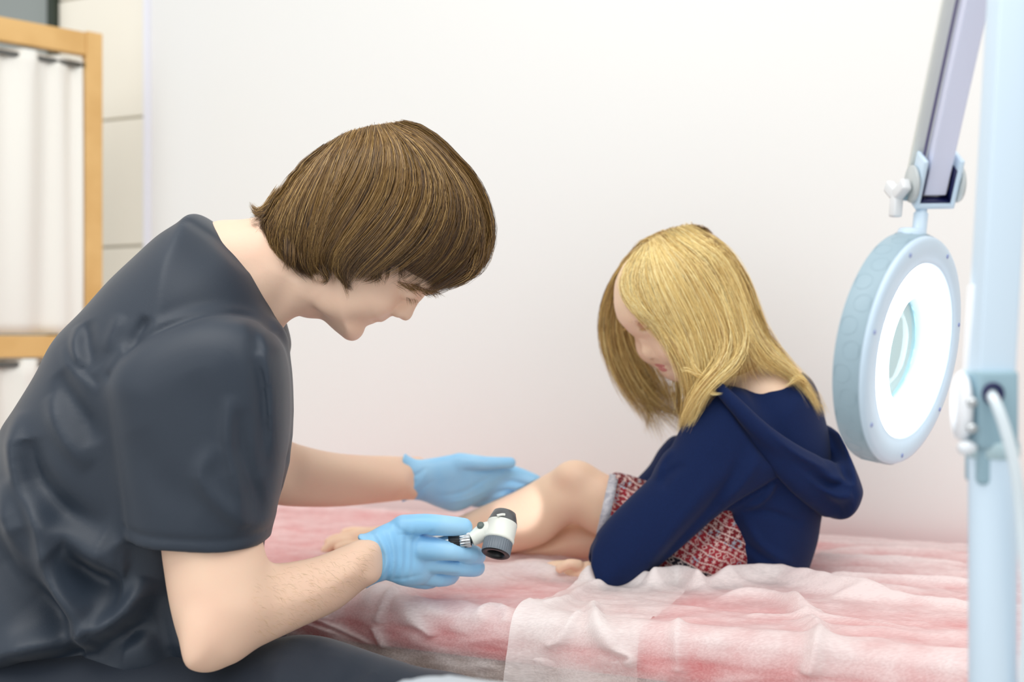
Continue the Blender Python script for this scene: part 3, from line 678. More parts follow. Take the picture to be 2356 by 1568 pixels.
# ---- hidden trunk, kept inside the clothes
v = Vol(P(-160, 1760, 1.48)+[0, -.2, 0], P(640, 560, 1.48)+[0, .2, 0], 0.012)
trunk = [(450, 640), (340, 730), (240, 850), (160, 1020), (100, 1250), (60, 1500), (0, 1640), (300, 1640), (480, 1450), (560, 1200), (600, 900), (600, 760), (540, 640)]
v.infl(trunk, 1.50, 0.10, 0.12); v.chain([P(150, 1640, 1.40), P(500, 1650, 1.38), P(880, 1660, 1.37)], [0.07, 0.06, 0.05], k=0.03)
v.chain([P(560, 830, 1.58), P(560, 960, 1.60), P(600, 1075, 1.66)], [0.05, 0.045, 0.04], k=0.02)
tk = v.arr()
V, Q = join([hd, ra, fa, tk])
body = link('body', mesh_np('body', V, Q), [M_skin, M_lip], man)

# ---- eyebrow and lashes
rng = np.random.default_rng(5)
M_brown = hair_mat('brown_hair', [(0.0, (40, 24, 12)), (0.3, (84, 58, 28)), (0.6, (140, 106, 56)), (1.0, (204, 168, 106))], 0.38, 0.45)
def brow(name, A, Bp, n, L, dirv, m, par, thick=0.006, rad=0.00022, off=0.0):
    A, Bp = np.array(A), np.array(Bp); t = rng.random(n)[:, None]; base = A+(Bp-A)*t+rng.normal(0, 1, (n, 3))*[thick*.4, thick*.3, thick*.4]
    d = np.array(dirv)/np.linalg.norm(dirv)+rng.normal(0, .18, (n, 3)); s = np.linspace(0, 1, 5)[None, :, None]
    C = base[:, None]+d[:, None]*L*s+np.array([0, 0, -0.25*L])*s**2
    return strands(name, C, rad, m, par, 0.3+rng.random(n)*0.5)
brow('eyebrow', P(922, 655, MH)+[0, -0.058, 0], P(985, 672, MH)+[0, -0.040, 0], 170, 0.009, (0.9, -0.1, -0.35), M_brown, body)
brow('eyebrow', P(980, 670, MH)+[0, -0.042, 0], P(1003, 670, MH)+[0, -0.018, 0], 150, 0.008, (0.8, 0.2, -0.25), M_brown, body)
brow('eyelash', P(940, 685, MH)+[0, -0.0425, 0], P(962, 690, MH)+[0, -0.030, 0], 36, 0.009, (0.45, -0.5, -0.8), M_brown, body, thick=0.001, rad=0.00013)

# ---- scrub top
v = Vol(P(-190, 1720, 1.49)+[0, -.25, 0], P(725, 470, 1.49)+[0, .21, 0], 0.0030)
top = [(452, 492), (425, 512), (380, 541), (328, 588), (270, 643), (212, 708), (148, 775), (108, 850), (62, 925), (30, 975), (24, 1020), (4, 1080), (-50, 1200), (-110, 1380), (-140, 1560), (-120, 1700), (100, 1740), (330, 1700), (500, 1600), (600, 1520), (655, 1470), (640, 1380), (606, 1330),
       (598, 1290), (603, 1250), (620, 1140), (640, 1000), (652, 900), (658, 830), (664, 782), (640, 700), (615, 640), (585, 596), (540, 555), (490, 510)]
v.infl(top, 1.49, 0.165, 0.15, bl=3)
# far sleeve
v.infl([(600, 760), (655, 800), (662, 900), (658, 1000), (650, 1010), (560, 1010), (500, 900), (520, 800)], 1.60, 0.075, 0.07, k=0.03)
# near sleeve
v.chain([P(596, 800, 1.43), P(602, 900, 1.43), P(598, 1050, 1.43), P(570, 1190, 1.44)], [0.036, 0.038, 0.038, 0.03], k=0.03)
slv = [(275, 850), (300, 815), (345, 780), (410, 748), (480, 726), (545, 724), (600, 742), (642, 790), (658, 850), (661, 930), (658, 1010), (648, 1090), (634, 1170), (616, 1245), (612, 1340), (320, 1340), (304, 1228), (298, 1150), (286, 1060), (272, 960), (264, 890)]
fs = v.infl(slv, 1.355, 0.080, 0.080, raw=True, bl=3, p=2.5)
w = uvs([(200, 600), (760, 600), (760, 1180), (604, 1247), (540, 1250), (450, 1246), (370, 1240), (304, 1228), (200, 1210)], 1.345)[:, [0, 2]]
cutd = polysdf(w, v.X2, v.Z2)[:, None, :]
fin = v.infl(slv, 1.355, 0.067, 0.080, raw=True, bl=3, grow=-0.013, p=2.5)
zl = P(400, 1190, 1.345)[2]
hollow = np.maximum(fin, (v.z[None, None, :]-zl))
gap = smax(fs, cutd, 0.003); gap = smax(gap, -hollow, 0.003)
seam = fs
v.F = smin(v.F, gap, 0.022).astype(np.float32)
YN = 1.40
# neckline band, yoke and sleeve seams
v.crease([(446, 514), (496, 549), (540, 590), (573, 618)], 1.45, 0.0026, 0.0045, 1.475, taper=False)
v.crease([(573, 618), (594, 662), (620, 740), (645, 800)], 1.42, 0.0026, 0.0050, 1.475, taper=False)
v.crease([(268, 862), (300, 815), (345, 780), (410, 748), (480, 726), (545, 724), (600, 740), (640, 775)], 1.345, 0.0034, 0.0065, YN, taper=False)
v.crease([(272, 846), (302, 803), (342, 770), (405, 738), (480, 717), (545, 714), (600, 730)], 1.345, -0.0022, 0.008, YN, taper=False)
v.crease([(304, 1204), (370, 1215), (450, 1221), (540, 1225), (612, 1220)], 1.335, 0.0018, 0.0040, 1.36, taper=False)
v.crease([(148, 780), (190, 830), (240, 865), (268, 885)], 1.38, 0.0022, 0.0045, YN+.03)
v.crease([(143, 792), (180, 842), (235, 878), (265, 900)], 1.38, -0.0018, 0.006, YN+.03)
# folds
for pts, dp, wd in [([(170, 850), (200, 900), (245, 960), (268, 1010)], .009, .014), ([(150, 900), (190, 980), (262, 1060)], -.007, .012),
                    ([(215, 740), (232, 800), (262, 850)], .007, .013), ([(188, 745), (205, 800), (232, 845)], -.006, .010), ([(345, 728), (330, 765), (300, 808)], .007, .009), ([(312, 725), (300, 765), (285, 810)], -.004, .010),
                    
                    ([(60, 940), (68, 1020), (100, 1100), (170, 1180), (260, 1220), (340, 1260)], -.012, .013), ([(100, 1000), (120, 1090), (190, 1170), (290, 1215)], .014, .018),
                    ([(40, 1090), (80, 1200), (150, 1300), (260, 1380)], -.010, .014), ([(30, 1180), (60, 1270), (120, 1360), (210, 1440)], .012, .020),
                    ([(180, 1240), (260, 1300), (330, 1310)], .014, .018), ([(200, 1230), (280, 1265), (340, 1290)], -.010, .012),
                    ([(130, 1110), (170, 1250), (230, 1370), (262, 1420)], -.012, .012), ([(100, 1190), (140, 1310), (210, 1430), (240, 1450)], .012, .014),
                    ([(262, 1420), (300, 1400), (350, 1360), (380, 1300)], -.012, .010), ([(260, 1440), (320, 1430), (380, 1400)], .012, .012),
                    ([(-20, 1520), (80, 1470), (180, 1445), (260, 1430), (330, 1440)], -.020, .015), ([(0, 1550), (100, 1500), (220, 1470), (330, 1465)], .020, .018),
                    ([(380, 1340), (400, 1440), (440, 1530)], .014, .016),
                    # sleeve folds
                    ([(565, 900), (560, 1000), (580, 1100), (590, 1200)], -.0080, .008), ([(585, 930), (580, 1020), (600, 1120), (608, 1190)], .0070, .009),
                    ([(540, 1010), (500, 1080), (560, 1160), (590, 1200)], -.0055, .010), ([(610, 760), (632, 850), (640, 950), (638, 1060)], -.0055, .007), ([(596, 770), (620, 870), (626, 980), (622, 1090)], .0060, .008),
                    ([(350, 980), (400, 1080), (500, 1160)], .0025, .020), ([(480, 850), (540, 980), (560, 1080)], .0025, .020)]:
    lo = min(q[1] for q in pts) > 930 and pts[0][0] < 300
    v.crease(pts, 1.345 if pts[0][0] > 340 and pts[0][1] < 1100 else 1.40, dp*(1.6 if lo else 1), max(wd, 0.006)*(1.25 if lo else 1), YN+.03)
sh = v.arr(); shirt = link('scrub_top', mesh_np('scrub_top', smoothed(*sh, it=1), sh[1]), M_gown, man)

# ---- trousers, shoes
v = Vol(P(-180, 2750, 1.40)+[0, -.16, 0], P(1280, 1420, 1.45)+[0, .24, 0], 0.008)
v.F[:] = 0.5
v.infl([(-140, 1560), (-100, 1480), (100, 1480), (300, 1480), (470, 1490), (600, 1478), (660, 1468), (720, 1466), (780, 1480), (860, 1508), (930, 1530), (1010, 1560), (1085, 1610), (1110, 1680), (1080, 1760), (900, 1790), (500, 1800), (100, 1800), (-120, 1760)], 1.385, 0.085, 0.08, k=0.02)
v.chain([P(60, 1640, 1.55), P(560, 1700, 1.56), P(960, 1760, 1.56)], [0.095, 0.080, 0.065], k=0.03)
v.ell(P(80, 1640, 1.48), (0.17, 0.18, 0.12), k=0.04)
kn = P(1040, 1690, 1.39)
v.chain([kn, (kn[0]+0.0, 1.40, 0.35), (kn[0]-0.04, 1.42, 0.09)], [0.07, 0.062, 0.055], k=0.03)
kn2 = P(960, 1760, 1.56); v.chain([kn2, (kn2[0]+0.02, 1.57, 0.35), (kn2[0]-0.02, 1.58, 0.09)], [0.065, 0.058, 0.055], k=0.03)
for pts, dp, wd in [([(690, 1460), (745, 1520), (760, 1568)], .008, .012), ([(650, 1480), (665, 1530), (690, 1570)], -.008, .012), ([(860, 1510), (800, 1560), (760, 1600)], .007, .01), ([(885, 1520), (840, 1560), (800, 1600)], -.006, .008)]:
    v.crease(pts, 1.38, dp, wd, 1.385)
tr_ = v.arr(); link('trousers', mesh_np('trousers', smoothed(*tr_, it=2), tr_[1]), M_trous, man)
for kx, yy in ((kn[0]-0.04, 1.42), (kn2[0]-0.02, 1.58)):
    v = Vol((kx-0.08, yy-0.07, -0.01), (kx+0.24, yy+0.07, 0.14), 0.005)
    v.chain([(kx-0.02, yy, 0.055), (kx+0.06, yy, 0.05), (kx+0.17, yy, 0.035)], [0.045, 0.045, 0.034], k=0.01).cone((kx, yy, 0.09), (kx, yy, 0.12), 0.04, 0.035, k=0.02)
    v.F = np.maximum(v.F, 0.001-v.z[None, None, :]); a = v.arr(); link('shoe', mesh_np('shoe', *a), M_white, man)

# ---- near glove
v = Vol(P(800, 1385, 1.46)+[0, -.05, 0], P(1150, 1140, 1.54)+[0, .075, 0], 0.0016)
GY = 1.49
palm = [(822, 1236, 1.45), (850, 1222, 1.46), (880, 1206, 1.47), (920, 1192, 1.48), (955, 1188, 1.49), (985, 1200, 1.50), (1000, 1228, 1.505), (1012, 1260, 1.51), (1015, 1296, 1.515), (1000, 1325, 1.51), (975, 1342, 1.50), (930, 1344, 1.49), (890, 1334, 1.47), (858, 1344, 1.46), (838, 1354, 1.45), (846, 1320, 1.45), (838, 1275, 1.45)]
v.infl(palm, 1.48, 0.026, 0.034, bl=2)
v.chain([P(930, 1210, 1.472), P(980, 1206, 1.470), P(1030, 1209, 1.480), P(1066, 1212, 1.490)], [0.015, 0.0140, 0.0132, 0.0122], k=0.007)
v.chain([P(970, 1258, 1.480), P(1035, 1267, 1.484), P(1082, 1274, 1.502), P(1098, 1279, 1.524)], [0.0165, 0.0142, 0.0135, 0.0115], k=0.005)
v.chain([P(960, 1292, 1.494), P(1040, 1302, 1.500), P(1090, 1306, 1.520), P(1098, 1304, 1.540)], [0.0150, 0.0125, 0.0118, 0.0105], k=0.0025)
v.chain([P(950, 1316, 1.503), P(1010, 1330, 1.512), P(1040, 1322, 1.540), P(1015, 1300, 1.555)], [0.0140, 0.0112, 0.0105, 0.0095], k=0.0025)
v.chain([P(930, 1326, 1.505), P(980, 1338, 1.522), P(1005, 1328, 1.545), P(985, 1305, 1.556)], [0.012, 0.0098, 0.0090, 0.0085], k=0.003)
v.crease([(1000, 1290), (1050, 1291), (1090, 1294)], 1.485, 0.0022, 0.0028, 1.515)
v.crease([(985, 1318), (1030, 1320), (1060, 1322)], 1.49, 0.0018, 0.0028, 1.52)
# cuff: rolled rim, wrinkles across the wrist
v.cut([(800, 1150), (822, 1232), (848, 1252), (860, 1285), (856, 1318), (838, 1354), (830, 1420), (1300, 1420), (1300, 1150)], 1.455, k=0.002)
v.crease([(826, 1234), (850, 1250), (862, 1285), (858, 1318), (841, 1352)], 1.44, -0.0022, 0.0018, 1.47, taper=False)
for k in range(9):
    o = 10+k*11; v.crease([(838+o*1.25, 1226-o*0.30), (868+o*0.85, 1260-o*0.1), (874+o*0.75, 1300), (850+o*1.0, 1345)], 1.45, 0.0022*(-1)**k*(1-k*0.07), 0.0024, 1.478)
for pts, dp, wd in [([(915, 1225), (960, 1228), (1000, 1232)], .0014, .002), ([(1000, 1216), (985, 1225), (965, 1232)], .0012, .0018), ([(905, 1200), (935, 1225), (950, 1250)], .0010, .003),
                    ([(890, 1325), (930, 1328), (980, 1322)], .0009, .003), ([(975, 1285), (975, 1300), (977, 1320)], .0006, .0012), ([(1050, 1290), (1052, 1305), (1054, 1318)], .0006, .001), ([(1060, 1290), (1063, 1305), (1065, 1318)], .0006, .001), ([(1042, 1290), (1043, 1305), (1044, 1318)], .0006, .001)]:
    v.crease(pts, 1.47, dp, wd, 1.49)
a = v.arr(); link('glove', mesh_np('glove', *a), M_glove, man)
# ---- far glove
v = Vol(P(905, 1200, 1.80)+[0, -.06, 0], P(1260, 1025, 1.97)+[0, .07, 0], 0.0019)
palm = [(926, 1046, 1.83), (960, 1056, 1.84), (1000, 1052, 1.85), (1055, 1044, 1.86), (1110, 1048, 1.88), (1160, 1062, 1.89), (1180, 1090, 1.90), (1150, 1125, 1.90), (1105, 1152, 1.90), (1052, 1174, 1.89), (1010, 1166, 1.87), (970, 1152, 1.85), (940, 1150, 1.84), (920, 1154, 1.83), (920, 1100, 1.83)]
v.infl(palm, 1.86, 0.026, 0.036, bl=2)
v.chain([P(1060, 1064, 1.855), P(1120, 1066, 1.86), P(1174, 1064, 1.87)], [0.014, 0.0118, 0.0092], k=0.008)
v.chain([P(1130, 1080, 1.89), P(1185, 1088, 1.90), P(1232, 1104, 1.905)], [0.014, 0.0118, 0.0095], k=0.007)
v.chain([P(1120, 1105, 1.895), P(1180, 1110, 1.91), P(1222, 1122, 1.915)], [0.014, 0.0115, 0.0090], k=0.006)
v.chain([P(1110, 1130, 1.90), P(1160, 1136, 1.92), P(1200, 1142, 1.925)], [0.014, 0.0110, 0.0088], k=0.006)
v.chain([P(1095, 1150, 1.90), P(1140, 1156, 1.92), P(1170, 1160, 1.925)], [0.012, 0.0098, 0.0080], k=0.006)
v.cut([(928, 1000), (930, 1048), (921, 1100), (923, 1152), (925, 1230), (1400, 1230), (1400, 1000)], 1.83, k=0.002)
v.crease([(932, 1046), (925, 1100), (927, 1152)], 1.82, -0.0012, 0.003, 1.85, taper=False)
for pts, dp, wd in [([(940, 1060), (955, 1090), (985, 1070)], .0016, .003), ([(935, 1130), (965, 1110), (985, 1080)], -.0020, .003), ([(950, 1145), (975, 1120), (1000, 1100)], .0016, .003), ([(1000, 1140), (1060, 1135), (1110, 1110), (1160, 1085)], .002, .004), ([(1020, 1158), (1080, 1150), (1140, 1120)], -.0016, .003), ([(1060, 1082), (1120, 1086), (1165, 1080)], .0030, .0030)]:
    v.crease(pts, 1.84, dp, wd, 1.87)
a = v.arr(); link('glove', mesh_np('glove', *a), M_glove, man)

# ---- hair: a cap mesh under strands
v = Vol(P(560, 700, MH)+[0, -.12, 0], P(1160, 260, MH)+[0, .12, 0], 0.0024)
cap = [(902, 292), (960, 300), (1005, 325), (1045, 368), (1085, 415), (1110, 470), (1120, 535), (1108, 590), (1070, 640), (1000, 700), (900, 740), (800, 740), (700, 680), (640, 590), (622, 520), (640, 480), (665, 435), (705, 385), (755, 342), (815, 312)]
v.infl(cap, MH, 0.092, 0.085, bl=2)
capcut = [(900, 200), (1250, 200), (1250, 560), (1108, 600), (1060, 632), (1000, 655), (965, 640), (930, 620), (880, 622), (835, 615), (800, 625), (780, 612), (755, 640), (735, 640), (700, 620), (668, 598), (640, 565), (625, 525), (560, 500), (560, 200)]
v.cut(capcut, MH, k=0.012)
hair_sd, capF = None, None
a = v.arr(); Vh = smoothed(*a, it=2)
me = mesh_np('hair_base', Vh, a[1]); at = me.attributes.new('tint', 'FLOAT', 'POINT'); at.data.foreach_set('value', np.full(len(Vh), 0.16, np.float32))
hair = link('hair', me, M_brown, man)
# near side depth of the hair body for a pixel
sdH, _ = v.ix
def capdepth(u, vv, extra=0.0, far=False):
    q = P(u, vv, MH); i = np.clip((q[0]-v.lo[0])/v.h, 0, v.n[0]-1); k = np.clip((q[2]-v.lo[2])/v.h, 0, v.n[2]-1)
    s = SDC[int(i), int(k)]; a = np.clip(1+s/0.085, 0, 1); return 0.094*math.sqrt(max(0, 1-a*a))+extra
capq = cr(uvs(cap, MH)[:, [0, 2]], 5, True); SDC = blur2(polysdf(capq, v.X2, v.Z2), 2)
def guide(pts, side=-1, extra=0.0):
    out = []
    for k, q in enumerate(pts):
        ex = extra+(q[2] if len(q) > 2 else 0)
        d = capdepth(q[0], q[1]); out.append(P(q[0], q[1], MH)+[0, side*(d+ex), 0])
        # keep the pixel position: shift for perspective
        y = out[-1][1]; out[-1] = P(q[0], q[1], y) if side < 0 else out[-1]
    return np.array(out)
DMm = depthmap([Vh])
GM = [[(930, 283), (985, 300), (1040, 350), (1092, 408), (1122, 478), (1132, 545), (1116, 598), (1075, 640), (1030, 652)],
      [(920, 284), (975, 305), (1035, 362), (1085, 425), (1115, 500), (1118, 560), (1085, 615), (1030, 648), (985, 670, .0)],
      [(905, 287), (965, 318), (1025, 380), (1065, 450), (1072, 520), (1045, 585), (1005, 628), (975, 650), (958, 660, .004)],
      [(900, 288), (960, 330), (1005, 395), (1015, 465), (990, 530), (950, 580), (915, 610), (890, 628), (868, 640, .004)],
      [(893, 288), (935, 335), (960, 400), (950, 465), (915, 525), (875, 570), (845, 600), (825, 622), (806, 655, .004)],
      [(880, 290), (905, 335), (910, 400), (890, 465), (850, 520), (815, 562), (790, 592), (778, 618), (792, 655, .003)],
      [(862, 292), (865, 340), (850, 405), (820, 465), (785, 520), (758, 565), (745, 600), (745, 628), (740, 648, .003)],
      [(838, 297), (818, 345), (788, 405), (756, 462), (727, 520), (707, 562), (702, 598), (712, 625), (728, 642, .003)],
      [(812, 304), (790, 350), (768, 415), (748, 480), (735, 540), (728, 585), (728, 615), (735, 635), (742, 650, .003)],
      [(792, 312), (762, 350), (730, 410), (705, 470), (690, 530), (684, 575), (688, 605), (702, 628), (722, 642, .004)],
      [(770, 325), (735, 360), (695, 415), (665, 470), (648, 520), (645, 560), (652, 590), (668, 605), (685, 612, .004)],
      [(752, 336), (715, 370), (675, 420), (645, 470), (625, 510), (618, 535), (622, 555), (632, 568), (645, 572, .002)],
      [(740, 343), (700, 377), (660, 425), (632, 468), (612, 492), (600, 502), (598, 512), (606, 520), (618, 530)]]
rng = np.random.default_rng(11)
Gn = [guide(g) for g in GM]
C = sheet_strands(Gn, 17000, 13, rng, clump=16, jit=0.0026, wav=0.0016, lenvar=0.22)
C = drape(clump_noise(clump_noise(C, rng, 0.005, 120), rng, 0.003, 350), DMm, 0.0010, rng.random(len(C))*0.005)
ctint = rng.normal(0, 0.19, 400)
tint = np.clip(rng.normal(0.40, 0.13, len(C))+ctint[sheet_strands.c], 0, 1)
kk = np.linspace(0, 1, 13)[None, :]
tt = np.clip(tint[:, None]+0.20*np.sin(rng.random((len(C), 1))*3+kk*2.5)-0.05, 0, 1)
strands('strands', C, 0.00040, M_brown, hair, tt)
# flyaways, second thinner layer with more spread
C = sheet_strands(Gn, 2200, 13, rng, clump=0, jit=0.004, wav=0.0035, lenvar=0.4); C = drape(C, DMm, 0.004, rng.random(len(C))*0.005)
strands('strands', C, 0.00026, M_brown, hair, np.clip(rng.normal(0.52, 0.2, len(C)), 0, 1))
# far side mirrored
Gf = [guide(g, side=1) for g in GM]
C = sheet_strands(Gf, 2600, 12, rng, clump=9, jit=0.0022, wav=0.0016)
strands('strands', C, 0.0008, M_brown, hair, np.clip(rng.normal(0.4, 0.18, len(C)), 0, 1))
# flicked nape, temple wisps, fringe tips
def lock(g, n, spread, rad=0.0003, tips=0.3, mean=0.5, K=14, m=None, par=None, wav=0.0015):
    G = resamp(np.array([P(*q) for q in g]), K); s = np.linspace(0, 1, K)
    prof = 1-(1-tips)*s**1.5
    C = G[None]+rng.normal(0, spread, (n, 1, 3))*prof[None, :, None]
    ph = rng.random((n, 1, 3))*6.28; C = C+wav*np.sin(ph+s[None, :, None]*rng.uniform(2, 6, (n, 1, 1)))*s[None, :, None]
    Lr = 1-0.3*rng.random(n); idx = Lr[:, None]*s[None]*(K-1); j = np.minimum(idx.astype(int), K-2); f = (idx-j)[:, :, None]; a = np.arange(n)[:, None]
    return strands('strands', C[a, j]*(1-f)+C[a, j+1]*f, rad, m or M_brown, par or hair, np.clip(rng.normal(mean, 0.2, n), 0, 1))
yn = MH-0.03
lock([(650, 440, yn), (618, 478, yn), (598, 488, yn), (585, 482, yn), (577, 467, yn)], 260, 0.0045, mean=0.6)
lock([(640, 470, yn), (610, 492, yn), (594, 494, yn), (580, 484, yn)], 160, 0.004, mean=0.6)
ys = MH-0.083
lock([(770, 560, ys), (772, 600, ys), (782, 630, ys), (797, 652, ys+.005), (812, 668, ys+.01)], 130, 0.0035, mean=0.3)
lock([(780, 580, ys), (778, 615, ys), (790, 645, ys), (798, 672, ys+.005), (799, 690, ys+.01)], 40, 0.002, mean=0.35)
lock([(735, 570, ys), (740, 610, ys), (752, 632, ys), (748, 650, ys), (735, 648, ys)], 160, 0.0035, mean=0.3)
lock([(850, 580, ys), (845, 615, ys), (830, 636, ys+.006), (812, 640, ys+.008)], 60, 0.004, mean=0.3)
lock([(880, 590, ys), (868, 625, ys+.004), (850, 640, ys+.01), (826, 648, ys+.012)], 50, 0.004, mean=0.3)
yf = MH-0.045
for g in ([(1075, 560), (1060, 620), (1020, 655), (985, 672)], [(1050, 580), (1035, 630), (1005, 660), (970, 670)], [(1095, 580), (1080, 625), (1040, 650), (1000, 664)], [(1110, 560), (1100, 610), (1060, 640), (1030, 660)], [(1020, 600), (1000, 640), (975, 655), (945, 655)]):
    lock([(q[0], q[1], yf) for q in g], 90, 0.006, mean=0.42, rad=0.00026)
rl = np.random.default_rng(77)
for k in range(26):
    u0 = rl.uniform(640, 930); t_ = (u0-640)/290; v0 = 585+t_*35+15*math.sin(t_*3.1); dx = rl.uniform(-14, 20)
    lock([(u0-dx*.2, v0-45, ys+.004), (u0, v0-10, ys), (u0+dx*.5, v0+16, ys+.003), (u0+dx*1.3, v0+rl.uniform(22, 38), ys+.008)], 22, 0.0022, mean=0.35, rad=0.00024)
for k in range(16):
    u0 = rl.uniform(960, 1105); v0 = np.interp(u0, [960, 1105], [636, 600]); dx = rl.uniform(-22, -4)
    lock([(u0+8, v0-60, yf), (u0+4, v0-15, yf), (u0+dx*.4, v0+14, yf), (u0+dx*1.5, v0+rl.uniform(26, 44), yf)], 20, 0.0028, mean=0.5, rad=0.00022)
# forearm hair
n = 620; t = rng.random(n); s = rng.uniform(-1, 1, n)
ax = cr(np.array([P(560, 1400, 1.335), P(660, 1375, 1.355), P(760, 1335, 1.395), P(850, 1290, 1.44)]), 10); wd = np.interp(t, [0, 1], [0.050, 0.026])
bc = np.column_stack([np.interp(t, np.linspace(0, 1, len(ax)), ax[:, i]) for i in range(3)])
bc[:, 2] += s*wd; bc[:, 1] -= 0.044*np.sqrt(np.clip(1-(s*0.95)**2, 0, 1))*np.interp(t, [0, 1], [1.0, 0.78]); bc[:, 0] += s*wd*0.35
kk = np.linspace(0, 1, 5)[None, :, None]; d = np.array([0.8, -0.25, 0.25])+rng.normal(0, .25, (n, 3)); C = bc[:, None]+d[:, None]*0.0085*kk+np.array([0, 0, -0.005])*kk**2
strands('arm_hair', C, 0.00008, M_brown, body, rng.uniform(0.5, 1.0, n))
flush_hair()
# ================================================================== the child
GH = 1.72
M_skinc = skin_mat('skin_child', (247, 214, 184), (244, 202, 176), 0)
M_lipc = mat('lips_child', (220, 142, 136), 0.4, sss=0.1)
M_navy = mat('navy_jersey', (12, 33, 76), 0.85, noise=(500, (9, 27, 66), 0.5), bump=(700, 0.25), sheen=0.06, spec=0.2)
girl = empty('person', (P(1650, 0, 1.74)[0], 1.74, BZ), 'x', 'person')
tag(girl, 'person with long blond hair and navy hooded cardigan sitting on the couch, head bowed')
# ---- head in its own frame (facing -x, middle plane y=0), then turned a little towards the room
c0 = P(1560, 700, GH); YAW = math.radians(24)
def L(u, v, y=0.0): q = P(u, v, GH)-c0; return np.array([q[0], y, q[2]])
v = Vol(L(1400, 905)+[0, -.10, 0], L(1720, 535)+[0, .10, 0], 0.0017)
_P, _uvs = P, uvs
def infl_local(v, pts, T, D, **k):
    global P
    P = lambda u, vv, Y: _P(u, vv, GH)-c0+np.array([0, 0, 0])
    def PL(u, vv, Y): q = _P(u, vv, GH)-c0; return np.array([q[0], 0.0, q[2]])
    globals()['P'] = PL
    try: v.infl(pts, GH, T, D, **k)
    finally: globals()['P'] = _P
hp = [(1416, 690), (1420, 645), (1445, 600), (1490, 568), (1550, 550), (1615, 562), (1665, 605), (1690, 670), (1685, 740), (1655, 790), (1625, 830), (1600, 858), (1584, 874), (1564, 879), (1549, 876), (1539, 869), (1531, 861), (1527, 856), (1523, 851), (1517, 846), (1514, 841), (1507, 836), (1500, 828), (1490, 815), (1478, 795), (1468, 780), (1458, 773), (1444, 762), (1428, 742), (1419, 716)]
infl_local(v, hp, 0.071, 0.072, bl=2)
infl_local(v, [(1470, 782), (1474, 793), (1472, 808), (1478, 820), (1488, 827), (1497, 824), (1506, 812), (1500, 795), (1485, 780)], 0.0105, 0.011, k=0.007, bl=1)
for sg in (-1, 1):
    v.ell(L(1500, 815, sg*0.0095), (0.0065, 0.0055, 0.0065), k=0.004)
    v.ell(L(1495, 825, sg*0.005), (0.0025, 0.0025, 0.002), mode='sub', k=0.0015)
    v.ell(L(1530, 800, sg*0.034), (0.026, 0.016, 0.022), k=0.018)
    v.ell(L(1462, 748, sg*0.027), (0.012, 0.012, 0.008), mode='sub', k=0.010)
    v.ell(L(1474, 748, sg*0.026), (0.0112, 0.0118, 0.0110), k=0.003)
    v.ell(L(1458, 757, sg*0.027), (0.006, 0.0095, 0.0030), np.array(Matrix.Rotation(-0.5, 3, 'Y')), mode='sub', k=0.0012)
    v.cone(L(1514, 847, 0), L(1530, 836, sg*0.016), 0.0013, 0.0009, mode='sub', k=0.002)
hv, hq = v.arr(); hv = smoothed(hv, hq, it=1)
R = np.array(Matrix.Rotation(YAW, 3, 'Z')); toW = lambda q: (np.asarray(q)*np.array([1.07, 1, 1]))@R.T+c0
lipc = np.array([L(1513, 841, 0), L(1520, 851, 0)])
cen = hv[hq].mean(1); lipmask = np.zeros(len(hq), bool)
for cc, rr in ((L(1512, 841), (0.0050, 0.0145, 0.0037)), (L(1520, 850), (0.0046, 0.0120, 0.0040))):
    lipmask |= (((cen-cc)/rr)**2).sum(1) < 1
headW = toW(hv)
# ---- neck, trunk core, limbs
v = Vol(P(1340, 1400, 1.72)+[0, -.12, 0], P(1930, 800, 1.72)+[0, .16, 0], 0.0032)
v.chain([P(1625, 790, 1.73), P(1700, 860, 1.74), P(1760, 940, 1.75)], [0.043, 0.045, 0.075], k=0.02)
v.ell(P(1745, 905, 1.745), (0.075, 0.085, 0.055), k=0.03)
v.chain([P(1760, 960, 1.75), P(1750, 1130, 1.755), P(1740, 1270, 1.76)], [0.065, 0.058, 0.058], k=0.03)
tkc = v.arr()
v = Vol(P(700, 1310, 1.86)+[0, -.16, 0], P(1560, 1040, 1.88)+[0, .17, 0], 0.0024)
# near leg: thigh, knee, shin, foot on the couch
leg = [(1470, 1125, 1.78), (1412, 1098, 1.79), (1370, 1078, 1.80), (1325, 1067, 1.81), (1290, 1073, 1.82), (1250, 1094, 1.83), (1190, 1127, 1.85), (1110, 1163, 1.87), (1040, 1192, 1.89), (960, 1212, 1.90), (880, 1222, 1.91), (880, 1262, 1.92), (960, 1270, 1.91), (1050, 1268, 1.90), (1120, 1270, 1.88), (1190, 1265, 1.86), (1255, 1245, 1.84), (1300, 1212, 1.82), (1325, 1206, 1.81), (1350, 1222, 1.80), (1385, 1240, 1.79), (1440, 1250, 1.78), (1500, 1240, 1.78)]
v.infl(leg, 1.85, 0.040, 0.046, bl=2)
v.ell(P(1322, 1092, 1.80), (0.026, 0.026, 0.020), k=0.02)
fl = 1.925
v.chain([P(900, 1240, 1.91), P(840, 1244, fl), P(785, 1250, fl)], [0.024, 0.022, 0.015], k=0.012)
v.chain([P(800, 1250, 1.91), P(768, 1252, 1.905), P(750, 1265, 1.90)], [0.011, 0.0105, 0.0085], k=0.004)
v.chain([P(805, 1240, 1.93), P(775, 1240, 1.925), P(757, 1247, 1.92)], [0.010, 0.0095, 0.008], k=0.004)
v.chain([P(820, 1232, 1.94), P(800, 1238, 1.94), P(778, 1243, 1.935)], [0.010, 0.009, 0.0075], k=0.004)
v.chain([P(830, 1258, 1.90), P(800, 1258, 1.895), P(780, 1262, 1.89)], [0.010, 0.0095, 0.008], k=0.004)
